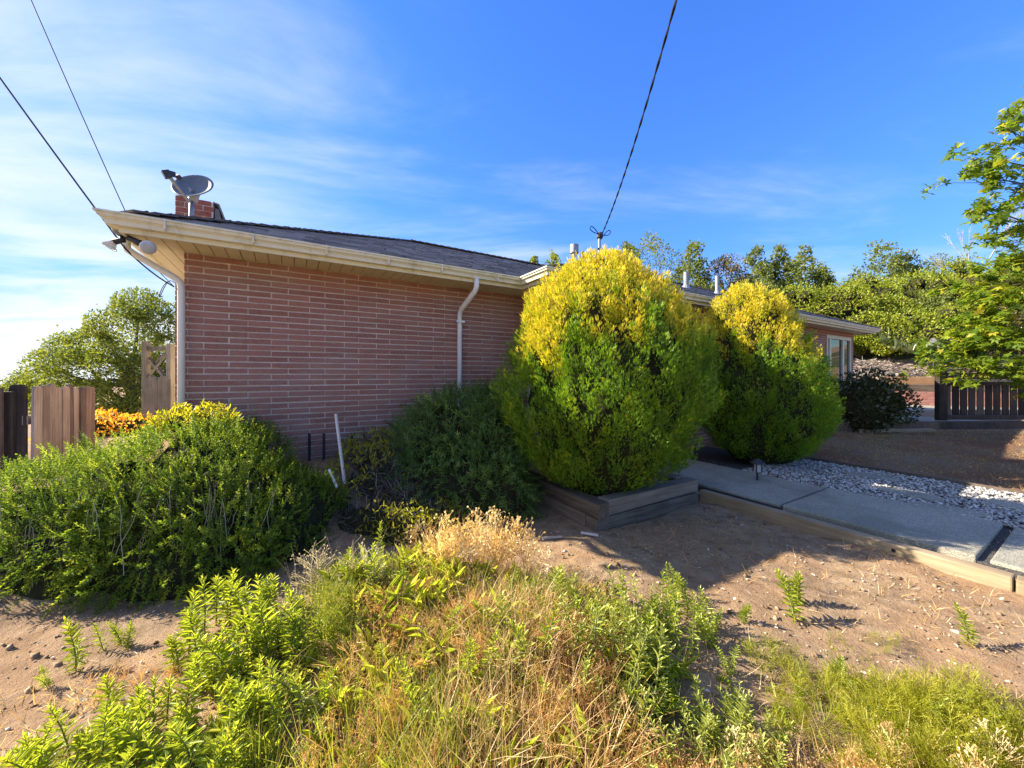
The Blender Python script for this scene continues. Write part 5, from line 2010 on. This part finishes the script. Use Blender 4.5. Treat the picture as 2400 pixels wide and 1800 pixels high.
sz = rng.uniform(.075, .13, len(pp))
nsing = 240
lms = [np_mesh('leaf', LV, LF, np.full(len(LF), q), M['maple']) for q in (.25, .45, .6, .8)]
for i in range(nsing):
    o = link('leaf', lms[i % 4], None, rt)
    o.matrix_local = Matrix.Translation(pp[i]) @ Matrix(fr[i].tolist()).to_4x4() @ Matrix.Scale(sz[i], 4)
V, F, r_ = scatter(LV, LF, pp[nsing:], fr[nsing:], sz[nsing:], np.clip(rng.normal(.5, .25, len(pp) - nsing), 0, 1))
link('crown', np_mesh('crown', V, F, r_, M['maple']), None, rt, None, 'stuff')
# ------------------------------------------------------------------ weeds and grasses in front
def weed_mesh(hgt, nleaf, L, w, rosette=.25, lean=.06, seed=0, narrow=False, branches=0):
    """one upright stem with lance leaves; returns stem builder and leaf arrays"""
    mb_ = MB()
    lx, ly = rng.normal(0, lean, 2)
    def axis(f):
        return np.array([lx * f * f, ly * f * f, hgt * f])
    mb_.tube([Vector(axis(f)) for f in (0, .3, .6, .85, 1.0)], [.0045, .0040, .0032, .0022, .0012], 5, cap=False)
    P_, D_, S_, T_ = [], [], [], []
    for i in range(nleaf):
        f = .06 + .94 * (i + .5) / nleaf
        an = i * 2.399 + rng.normal(0, .25)
        el = .10 + .95 * f ** 1.3 + rng.normal(0, .12)
        d = np.array([math.cos(an) * math.cos(el), math.sin(an) * math.cos(el), math.sin(el)])
        ln = L * (.62 + .5 * math.sin(math.pi * min(1, f * .8 + .12))) * rng.uniform(.8, 1.15) * (1 - .35 * max(0, f - .75) / .25)
        P_.append(axis(f))
        D_.append(d)
        S_.append((w * (1 - .25 * f), ln, ln * .9))
        T_.append(np.clip((1.0 if f < .16 and rng.random() < .5 else .28 + .42 * f) + rng.normal(0, .17), 0, 1))
    D_ = np.array(D_)
    rot = frames(D_, np.tile([0, 0, 1.0], (nleaf, 1)) + rng.normal(0, .12, (nleaf, 3)))
    return mb_, scatter(leaf2_v, leaf2_f, np.array(P_), rot, np.array(S_), np.array(T_))


def weed_kind(nst, hgt, nleaf, L, w, spread, mat):
    st, parts = MB(), []
    for s in range(nst):
        m_, (V_, F_, r2) = weed_mesh(hgt * rng.uniform(.7, 1.1), nleaf, L, w)
        o_ = np.array([rng.normal(0, spread), rng.normal(0, spread), 0]) if nst > 1 else np.zeros(3)
        st.add([tuple(np.array(q) + o_) for q in m_.v], m_.f)
        parts.append((V_ + o_, F_, r2))
    me = bpy.data.meshes.new('stem')
    me['many'] = int(nst > 1)
    me.from_pydata(st.v, [], st.f)
    me.materials.append(M['stem'])
    V_, F_, r2 = join(parts)
    return me, np_mesh('foliage', V_, F_, r2, M[mat])


KINDS = {
    'leafy': [weed_kind(1, .36, 70, .070, .016, .0, 'weed') for _ in range(3)] + [weed_kind(2, .34, 56, .068, .0155, .045, 'weed') for _ in range(3)] + [weed_kind(3, .32, 40, .066, .015, .06, 'weed') for _ in range(2)],
    'fine': [weed_kind(1, .40, 80, .055, .010, .0, 'weed') for _ in range(2)] + [weed_kind(3, .34, 60, .05, .009, .04, 'weed') for _ in range(2)],
    'pale': [weed_kind(4, .36, 36, .055, .010, .05, 'sage_weed') for _ in range(3)],
}


def put_weed(kind, x, y, s, label, group=None, name='leafy_weed'):
    st, fo = random.choice(KINDS[kind])
    root = empty(name, (x, y, tz(x, y) - .008), label, 'weed', group, rz=random.uniform(0, 6.28))
    root.rotation_euler = (random.gauss(0, .10), random.gauss(0, .10), random.uniform(0, 6.28))
    root.scale = (s, s, s * random.uniform(.92, 1.08))
    link('stem', st, None, root, None, 'stuff' if st['many'] else None)
    link('foliage', fo, None, root, None, 'stuff')
    return root


# weeds that stand alone
solo = [(1865, 1424, 'leafy', .74, 'lone leafy weed at the edge of the shadow, centre right'), (1862, 1458, 'leafy', .95, 'tall leafy weed in sun just right of the shadow tip'),
        (1590, 1400, 'fine', .62, 'dark feathery weed standing inside the bush shadow'), (1725, 1455, 'leafy', .48, 'short leafy weed left of the lone one near the shadow edge'),
        (1690, 1476, 'leafy', .42, 'low leafy weed below the shadow tip'), (2268, 1512, 'leafy', .66, 'leafy weed alone on the sunny dirt near the right edge'),
        (178, 1575, 'leafy', .82, 'leafy weed on bare soil, second from the left edge'), (268, 1516, 'leafy', .52, 'low leafy weed on the left soil at the shadow edge'),
        (300, 1520, 'leafy', .45, 'small yellowing weed right beside the low one on the left soil'), (105, 1610, 'leafy', .30, 'small weed sprig on the far left soil'),
        (380, 1408, 'fine', .40, 'small dark weed in the rosemary shade beside the paper scrap'), (445, 1398, 'fine', .34, 'tiny dark weed right of the paper scrap'),
        (660, 1330, 'fine', .30, 'small green tuft under the right end of the rosemary'), (1010, 1330, 'fine', .92, 'feathery green weed at the back of the grass clump'),
        (880, 1345, 'fine', .95, 'yellow green feathery weed at the top left of the grass clump'), (800, 1410, 'leafy', 1.0, 'tall leafy weed at the left shoulder of the grass clump')]
for u, v, kd, s, lab in solo:
    q = on_ground(u, v)
    put_weed(kd, q.x, q.y, s, lab)


def weed_zone(poly, n, kind, s0, s1, label, group, name='leafy_weed', mind=.07):
    """weeds spread over a patch of ground given by its corners"""
    pts = [on_ground(u, v) for u, v in poly]
    x0, x1 = min(p_.x for p_ in pts), max(p_.x for p_ in pts)
    y0, y1 = min(p_.y for p_ in pts), max(p_.y for p_ in pts)
    got = []
    tries = 0
    while len(got) < n and tries < 9000:
        tries += 1
        x, y = random.uniform(x0, x1), random.uniform(y0, y1)
        if not inside(x, y, pts):
            continue
        if any((x - a) ** 2 + (y - b) ** 2 < mind ** 2 for a, b in got):
            continue
        got.append((x, y))
        put_weed(kind, x, y, random.uniform(s0, s1), label, group, name)


def inside(x, y, pts):
    c = False
    n = len(pts)
    for i in range(n):
        a, b = pts[i], pts[(i + 1) % n]
        if (a.y > y) != (b.y > y) and x < (b.x - a.x) * (y - a.y) / (b.y - a.y) + a.x:
            c = not c
    return c


weed_zone([(420, 1530), (560, 1430), (700, 1470), (760, 1620), (720, 1760), (420, 1740)], 27, 'leafy', .65, 1.05, 'bright leafy weed crowded in the clump in front of the rosemary', 'leafy weeds in the left clump', mind=.085)
weed_zone([(-60, 2050), (100, 1780), (250, 1700), (480, 1740), (640, 1960), (560, 2300), (0, 2300)], 40, 'leafy', .55, .95, 'bright leafy weed at the bottom left of the picture', 'leafy weeds along the bottom left', mind=.075)
weed_zone([(1400, 1470), (1540, 1500), (1560, 1640), (1400, 1720), (1330, 1600)], 17, 'pale', .75, 1.1, 'pale upright weed in the clump right of the dry grass', 'pale weeds right of the dry grass', 'pale_weed', .08)
weed_zone([(1500, 1700), (1800, 1720), (1900, 2000), (1500, 2200)], 22, 'pale', .5, .85, 'pale low weed along the bottom right of centre', 'pale weeds along the bottom', 'pale_weed', .10)
weed_zone([(1180, 1390), (1420, 1430), (1380, 1560), (1160, 1500)], 11, 'leafy', .5, .85, 'leafy weed standing among the dry grass near the shadow edge', 'leafy weeds in the dry grass', mind=.12)
weed_zone([(820, 1480), (1300, 1540), (1320, 1800), (860, 1820)], 13, 'leafy', .55, .95, 'leafy weed poking out of the tan grass in the middle', 'leafy weeds in the tan grass', mind=.16)
weed_zone([(1650, 1560), (2000, 1600), (2380, 1720), (2300, 2000), (1700, 1900)], 16, 'leafy', .30, .52, 'small leafy weed among the low growth at the bottom right', 'small weeds at the bottom right', mind=.18)
weed_zone([(1500, 1420), (1640, 1440), (1660, 1520), (1500, 1540)], 9, 'leafy', .5, .8, 'leafy weed at the lower edge of the bush shadow', 'leafy weeds at the shadow edge', mind=.09)
weed_zone([(840, 1360), (1000, 1370), (1100, 1420), (900, 1470), (800, 1430)], 12, 'fine', .65, 1.0, 'feathery green weed in the back of the grass clump', 'feathery weeds at the back', 'feathery_weed', .10)


# grasses and other growth nobody could count
def blade_template(nseg=3, bend=.35):
    V, F = [], []
    for i in range(nseg + 1):
        f = i / nseg
        w = .5 * (1 - f) ** .7 if i < nseg else .04
        V += [(-w, f * (1 - .25 * bend * f), -bend * f * f), (w, f * (1 - .25 * bend * f), -bend * f * f)]
    for i in range(nseg):
        F.append((2 * i, 2 * i + 1, 2 * i + 3, 2 * i + 2))
    return np.array(V, float), np.array(F)


BL1 = blade_template(3, .30)
BL2 = blade_template(4, .75)


def feather_template(n, spread, seedr, curl=.2):
    """fine branched twiggy weed, unit height along +y, with specks at the branch ends"""
    V, F = [], []

    def q(a, b, w0, w1):
        a, b = np.array(a), np.array(b)
        d = b - a
        s = np.cross(d, [.3, .2, 1.0])
        s /= np.linalg.norm(s) + 1e-9
        k0 = len(V)
        V.extend([a - s * w0, a + s * w0, b + s * w1, b - s * w1])
        F.append((k0, k0 + 1, k0 + 2, k0 + 3))
    q((0, 0, 0), (0, .55, .03), .008, .006)
    q((0, .55, .03), (.03, 1, 0), .006, .003)
    for i in range(n):
        f = .15 + .8 * rng.random()
        an = rng.uniform(0, 6.283)
        L = spread * (1.1 - f) + .08
        d = np.array([math.cos(an), .8 + .5 * rng.random(), math.sin(an)])
        d /= np.linalg.norm(d)
        a = np.array([0, f, .02])
        b = a + d * L
        q(a, b, .005, .003)
        for _ in range(2):
            e_ = b + rng.normal(0, .05, 3)
            q(a + d * L * .6, e_, .0035, .002)
            if seedr:
                q(e_, e_ + nrm(rng.normal(size=3)) * seedr * 2, seedr, seedr * .6)
    return np.array(V, float), np.array(F)


def patch(poly, n, clump=0.0):
    pts = [on_ground(u, v) for u, v in poly]
    x0, x1 = min(p_.x for p_ in pts), max(p_.x for p_ in pts)
    y0, y1 = min(p_.y for p_ in pts), max(p_.y for p_ in pts)
    m = int(n * 2.6) + 50
    x, y = rng.uniform(x0, x1, m), rng.uniform(y0, y1, m)
    ok = np.zeros(m, bool)
    for i in range(len(pts)):
        a, b = pts[i], pts[(i + 1) % len(pts)]
        cr = ((a.y > y) != (b.y > y)) & (x < (b.x - a.x) * (y - a.y) / (b.y - a.y + 1e-12) + a.x)
        ok ^= cr
    # ragged edges and bare gaps
    ok &= vnoise(x * 5 + 3, y * 5) + .25 * rng.normal(size=m) > -.28
    x, y = x[ok][:n], y[ok][:n]
    if clump:
        gx, gy = np.round(x / clump), np.round(y / clump)
        jx = (gx + .8 * vnoise(gx * 7.3, gy * 3.1)) * clump
        jy = (gy + .8 * vnoise(gx * 2.7, gy * 8.9)) * clump
        t_ = .75 * rng.random(len(x)) ** .4
        x, y = x * (1 - t_) + jx * t_, y * (1 - t_) + jy * t_
    return np.stack([x, y, terrain(x, y) - .01], 1)


def grow(name, mat, specs):
    """specs: (template, positions, height range, width or None, lean, tone mean)"""
    parts = []
    for tpl, p_, (h0, h1), w, lean, tone in specs:
        kk_ = len(p_)
        if kk_ == 0:
            continue
        d_ = nrm(np.stack([rng.normal(.02, lean, kk_), rng.normal(-.05, lean, kk_), np.ones(kk_)], 1))
        h_ = rng.uniform(h0, h1, kk_)
        scl_ = np.stack([np.full(kk_, w) if w else h_, h_, h_], 1)
        parts.append(scatter(tpl[0], tpl[1], p_, frames(d_), scl_, np.clip(rng.normal(tone, .22, kk_), 0, 1)))
    V_, F_, r2 = join(parts)
    return link(name, np_mesh(name, V_, F_, r2, M[mat]), kind='stuff')


CARPET = [(420, 1800), (560, 1500), (760, 1420), (1000, 1370), (1320, 1390), (1540, 1470), (1600, 1640), (1750, 1760), (1800, 2300), (300, 2300)]
MIDDLE = [(830, 1400), (960, 1360), (1130, 1370), (1320, 1400), (1480, 1500), (1500, 1650), (1480, 2100), (1050, 2300), (800, 2100), (780, 1600)]
FT1, FT2, FT3 = feather_template(16, .45, .012), feather_template(20, .6, .010), feather_template(24, .5, .016)
grow('dry_grass', 'dry_grass', [
    (BL1, patch(MIDDLE, 3600, .10), (.12, .30), .0045, .45, .55),
    (BL2, patch(CARPET, 1300, .14), (.10, .26), .0045, .6, .6),
    (BL1, patch([(1560, 1500), (2000, 1580), (2400, 1600), (2700, 2200), (1650, 2200)], 900, .1), (.05, .16), .004, .7, .55),
    (BL2, patch([(1060, 1480), (1250, 1440), (1350, 1560), (1300, 1760), (1120, 1800)], 2300, .16), (.18, .34), .0045, .55, .70),
    (BL2, patch([(1040, 1760), (1380, 1720), (1500, 1900), (1420, 2300), (1000, 2300)], 1300, .13), (.18, .36), .006, .6, .55),
    (BL1, patch([(1450, 1800), (2400, 1800), (2700, 2300), (1450, 2300)], 1400, .14), (.10, .24), .005, .5, .62),
    (BL2, patch([(1180, 1370), (1330, 1350), (1440, 1400), (1330, 1450)], 700, .12), (.10, .22), .004, .8, .90),
    (BL1, patch([(980, 1330), (1150, 1330), (1250, 1370), (1000, 1380)], 200, .10), (.30, .52), .004, .35, .55),
    (BL1, patch([(1500, 1200), (1800, 1230), (1900, 1330), (1650, 1390), (1400, 1340)], 520, .14), (.06, .15), .004, 1.5, .35),
    (BL1, patch([(1880, 1380), (2000, 1260), (2400, 1420), (2400, 1560), (1900, 1480)], 500, .12), (.04, .12), .004, 1.4, .55),
    (FT3, patch([(1480, 1860), (2600, 1860), (2700, 2300), (1450, 2300)], 430, .2), (.12, .20), None, .2, .6),
    (FT3, patch([(1030, 1340), (1230, 1350), (1260, 1385), (1030, 1385)], 26), (.32, .50), None, .25, .75),
    (BL1, patch([(0, 1640), (250, 1560), (420, 1640), (300, 2000), (0, 2000)], 460, .1), (.05, .14), .004, 1.2, .6),
])
grow('rust_weeds', 'rust_weed', [
    (FT1, patch([(860, 1400), (1080, 1390), (1160, 1480), (1050, 1560), (860, 1540)], 130), (.14, .26), None, .25, .45),
    (FT2, patch([(1260, 1520), (1420, 1580), (1440, 1800), (1260, 1800)], 110), (.14, .26), None, .25, .4),
    (FT1, patch([(760, 1700), (1050, 1700), (1050, 2200), (740, 2200)], 120), (.12, .24), None, .3, .55),
    (FT2, patch([(1480, 1860), (1680, 1860), (1720, 2200), (1460, 2200)], 90), (.14, .24), None, .25, .42),
    (FT1, patch(MIDDLE, 230), (.12, .28), None, .3, .55),
    (FT1, patch([(200, 1600), (420, 1560), (440, 1700), (240, 1720)], 60), (.05, .10), None, .3, .5),
])
grow('green_grass', 'green_grass', [
    (BL1, patch([(800, 1720), (1080, 1740), (1080, 2300), (700, 2300)], 900, .10), (.20, .40), .006, .16, .50),
    (BL1, patch(MIDDLE, 1500, .12), (.12, .30), .0055, .35, .55),
    (BL1, patch(CARPET, 1500, .15), (.06, .2), .005, .45, .6),
    (BL1, patch([(1150, 1400), (1320, 1400), (1340, 1480), (1180, 1490)], 320, .09), (.18, .32), .005, .3, .35),
    (FT1, patch([(740, 1400), (880, 1400), (900, 1500), (760, 1560)], 70), (.20, .34), None, .2, .4),
    (BL1, patch([(560, 1760), (800, 1760), (760, 2200), (500, 2200)], 260, .1), (.14, .28), .006, .3, .5),
])
grow('feathery_ground_weed', 'moss_green', [
    (FT2, patch([(2040, 1640), (2280, 1630), (2380, 1760), (2250, 1920), (1980, 1860)], 330), (.10, .20), None, .4, .6),
    (FT2, patch([(1800, 1620), (2000, 1600), (2050, 1720), (1850, 1800)], 90), (.08, .15), None, .4, .45),
    (FT2, patch([(2300, 1700), (2560, 1720), (2600, 2000), (2200, 2000)], 130), (.10, .18), None, .4, .4),
    (FT1, patch([(1740, 1530), (1860, 1530), (1880, 1600), (1760, 1620)], 36), (.09, .16), None, .35, .35),
    (FT1, patch([(2040, 1500), (2140, 1500), (2150, 1535), (2040, 1540)], 24), (.05, .09), None, .5, .4),
    (FT1, patch([(1930, 1490), (2040, 1510), (2030, 1560), (1930, 1545)], 20), (.04, .08), None, .5, .3),
])
# small leafy growth that carpets the ground between the taller weeds
def rosette(n, w, spread):
    el = rng.uniform(.25, 1.35, n)
    an = np.arange(n) * 2.4 + rng.normal(0, .3, n)
    d_ = np.stack([np.cos(an) * np.cos(el), np.sin(el), np.sin(an) * np.cos(el)], 1)
    p0 = np.stack([rng.normal(0, spread, n), rng.uniform(0, .5, n), rng.normal(0, spread, n)], 1)
    ln = rng.uniform(.35, .6, n)
    V_, F_, _ = scatter(leaf2_v, leaf2_f, p0, frames(d_, np.tile([0, 1.0, .1], (n, 1))), np.stack([np.full(n, w), ln, ln], 1), np.zeros(n))
    return V_, F_


RO1, RO2, RO3 = rosette(16, .075, .13), rosette(20, .055, .16), rosette(14, .10, .10)
grow('low_weeds', 'weed', [
    (RO1, patch(CARPET, 230, .2), (.08, .16), None, .25, .45), (RO2, patch(CARPET, 250, .14), (.10, .20), None, .25, .65), (RO3, patch(CARPET, 110, .25), (.07, .13), None, .3, .3),
    (RO1, patch([(1650, 1560), (2000, 1600), (2400, 1720), (2500, 2100), (1700, 2000)], 90, .2), (.04, .09), None, .3, .45),
    (RO2, patch(MIDDLE, 210, .12), (.14, .28), None, .2, .75),
    (RO2, patch([(800, 1380), (1000, 1360), (1150, 1400), (1000, 1480), (780, 1460)], 120, .1), (.2, .36), None, .15, .7),
])
# seed heads: thin stalks with fluffy tops at the back of the clump
st = patch([(700, 1400), (1000, 1370), (1180, 1380), (900, 1440), (680, 1430)], 85)
hts = rng.uniform(.28, .50, len(st))
grow('seed_stalks', 'pale_flower', [(BL1, st, (.30, .50), .0028, .14, .1), (FT1, st[::6], (.26, .42), None, .15, .25)])
p_ = np.concatenate([patch([(480, 1420), (720, 1400), (800, 1500), (560, 1540)], 60), patch([(200, 1650), (420, 1600), (470, 1760), (60, 1980), (0, 1800)], 44)])
pp = np.repeat(p_, 14, 0) + rng.normal(0, .018, (len(p_) * 14, 3)) + [0, 0, .05]
scl = np.stack([rng.uniform(.008, .014, len(pp)), rng.uniform(.016, .03, len(pp)), np.full(len(pp), .02)], 1)
V, F, r_ = scatter(diamond_v, diamond_f, pp, frames(rng.normal(size=(len(pp), 3)) + [0, 0, .3]), scl, rng.random(len(pp)))
link('pale_seed_fluff', np_mesh('pale_seed_fluff', V, F, r_, M['pale_flower']), kind='stuff')

# litter: clods, chips, straw and small stones on the soil
k_ = 9000
x, y = rng.uniform(-4.2, 5.0, k_), .9 + 4.2 * rng.random(k_) ** 1.3
t, D = TD(x, y)
ok = (t < 4.15) & (vnoise(x * 2.2, y * 2.2) + .3 * rng.normal(size=k_) > -.1) & ~((t > 2.4) & (D > 2.55))
x, y = x[ok], y[ok]
pos = np.stack([x, y, terrain(x, y) + .004], 1)
s = rng.uniform(.003, .010, len(x)) * np.where(rng.random(len(x)) < .05, 2.0, 1.0)
scl = np.stack([s * rng.uniform(.7, 1.6, len(x)), s, s * .7], 1)
V, F, r_ = scatter(oct_v, oct_f, pos, frames(rng.normal(size=(len(x), 3)) * [1, 1, .2], np.tile([0.1, 0, 1.0], (len(x), 1))), scl, rng.random(len(x)) ** 1.3)
k2 = 900
x2, y2 = rng.uniform(-4.2, 5.0, k2), 1.0 + 3.6 * rng.random(k2)
t2, D2 = TD(x2, y2)
ok = (t2 < 4.1) & ~((t2 > 2.4) & (D2 > 2.5)) & (vnoise(x2 * 3, y2 * 3 + 7) > .02)
x2, y2 = x2[ok], y2[ok]
s2 = rng.uniform(.008, .022, len(x2))
Vb, Fb, rb_ = scatter(oct_v, oct_f, np.stack([x2, y2, terrain(x2, y2) + .003], 1), frames(rng.normal(size=(len(x2), 3))), np.stack([s2 * 1.3, s2, s2 * .8], 1), rng.uniform(0, .45, len(x2)))
V, F, r_ = join([(V, F, r_), (Vb, Fb, rb_)])
link('soil_crumbs', np_mesh('soil_crumbs', V, F, r_, M['debris']), kind='stuff')
k_ = 4200
x, y = rng.uniform(-4.2, 5.0, k_), .9 + 4.0 * rng.random(k_) ** 1.3
t, D = TD(x, y)
ok = (t < 4.15) & ~((t > 2.4) & (D > 2.55)) & (vnoise(x * 1.7 + 4, y * 1.7) + .25 * rng.normal(size=k_) > -.05)
x, y = x[ok], y[ok]
d_ = np.stack([rng.normal(size=len(x)), rng.normal(size=len(x)), rng.normal(0, .12, len(x))], 1)
scl = np.stack([rng.uniform(.002, .005, len(x)), rng.uniform(.02, .10, len(x)), np.full(len(x), .02)], 1)
V, F, r_ = scatter(diamond_v, diamond_f, np.stack([x, y, terrain(x, y) + .008], 1), frames(d_, np.tile([0, 0, 1.0], (len(x), 1))), scl, rng.random(len(x)))
link('straw_litter', np_mesh('straw_litter', V, F, r_, M['debris']), kind='stuff')
k_ = 260
x, y = rng.uniform(-4, 4.5, k_), rng.uniform(1.6, 4.2, k_)
t, D = TD(x, y)
ok = (t < 4.1) & ~((t > 2.4) & (D > 2.55))
x, y = x[ok], y[ok]
d_ = np.stack([rng.normal(size=len(x)), rng.normal(size=len(x)), rng.normal(0, .2, len(x))], 1)
scl = np.stack([rng.uniform(.012, .022, len(x)), rng.uniform(.02, .035, len(x)), np.full(len(x), .03)], 1)
V, F, r_ = scatter(leaf2_v, leaf2_f, np.stack([x, y, terrain(x, y) + .012], 1), frames(d_, np.tile([0, 0, 1.0], (len(x), 1))), scl, .6 + .4 * rng.random(len(x)))
link('fallen_leaves', np_mesh('fallen_leaves', V, F, r_, M['debris']), kind='stuff')

# dry blades on the brown lawn and weeds in the slab joint
k_ = 17000
x, y = rng.uniform(4.2, 13.5, k_), rng.uniform(3.2, 8.2, k_)
t, D = TD(x, y)
ok = (t > 7.4)
x, y = x[ok], y[ok]
gp_ = np.stack([x, y, terrain(x, y) + .025], 1)
grow('lawn_grass', 'dry_grass', [(BL1, gp_, (.025, .075), .006, .9, .22)])
q0, q1 = G(2300, 1308, .05), G(2400, 1240, .05)
f = rng.random(60)
jp = np.stack([q0.x + (q1.x - q0.x) * f, q0.y + (q1.y - q0.y) * f, np.full(60, .04)], 1) + rng.normal(0, .012, (60, 3)) * [1, 1, 0]
grow('joint_weeds', 'green_grass', [(BL1, jp, (.05, .11), .005, .5, .4)])

# leaves and crumbs blown onto the walk and its joints
k_ = 900
t, D = rng.uniform(4.36, 5.7, k_), rng.uniform(-1.4, 3.6, k_)
onslab = t > 4.47
zz = np.where(onslab, .139, .05)
jn = np.min(np.abs(D[:, None] - np.array(joints)[None, :]), 1)
keep = (rng.random(k_) < .12) | (jn < .06) | (t < 4.5) | (t > 5.58)
t, D, zz, jn = t[keep], D[keep], zz[keep], jn[keep]
zz = np.where(jn < .02, .10, zz)
pos = np.stack([CA * t - SA * D, SA * t + CA * D, zz], 1)
kk = len(t)
d_ = np.stack([rng.normal(size=kk), rng.normal(size=kk), rng.normal(0, .15, kk)], 1)
scl = np.stack([rng.uniform(.004, .012, kk), rng.uniform(.010, .03, kk), np.full(kk, .02)], 1)
V, F, r_ = scatter(leaf2_v, leaf2_f, pos, frames(d_, np.tile([0, 0, 1.0], (kk, 1))), scl, rng.random(kk))
link('path_litter', np_mesh('path_litter', V, F, r_, M['debris']), kind='stuff')
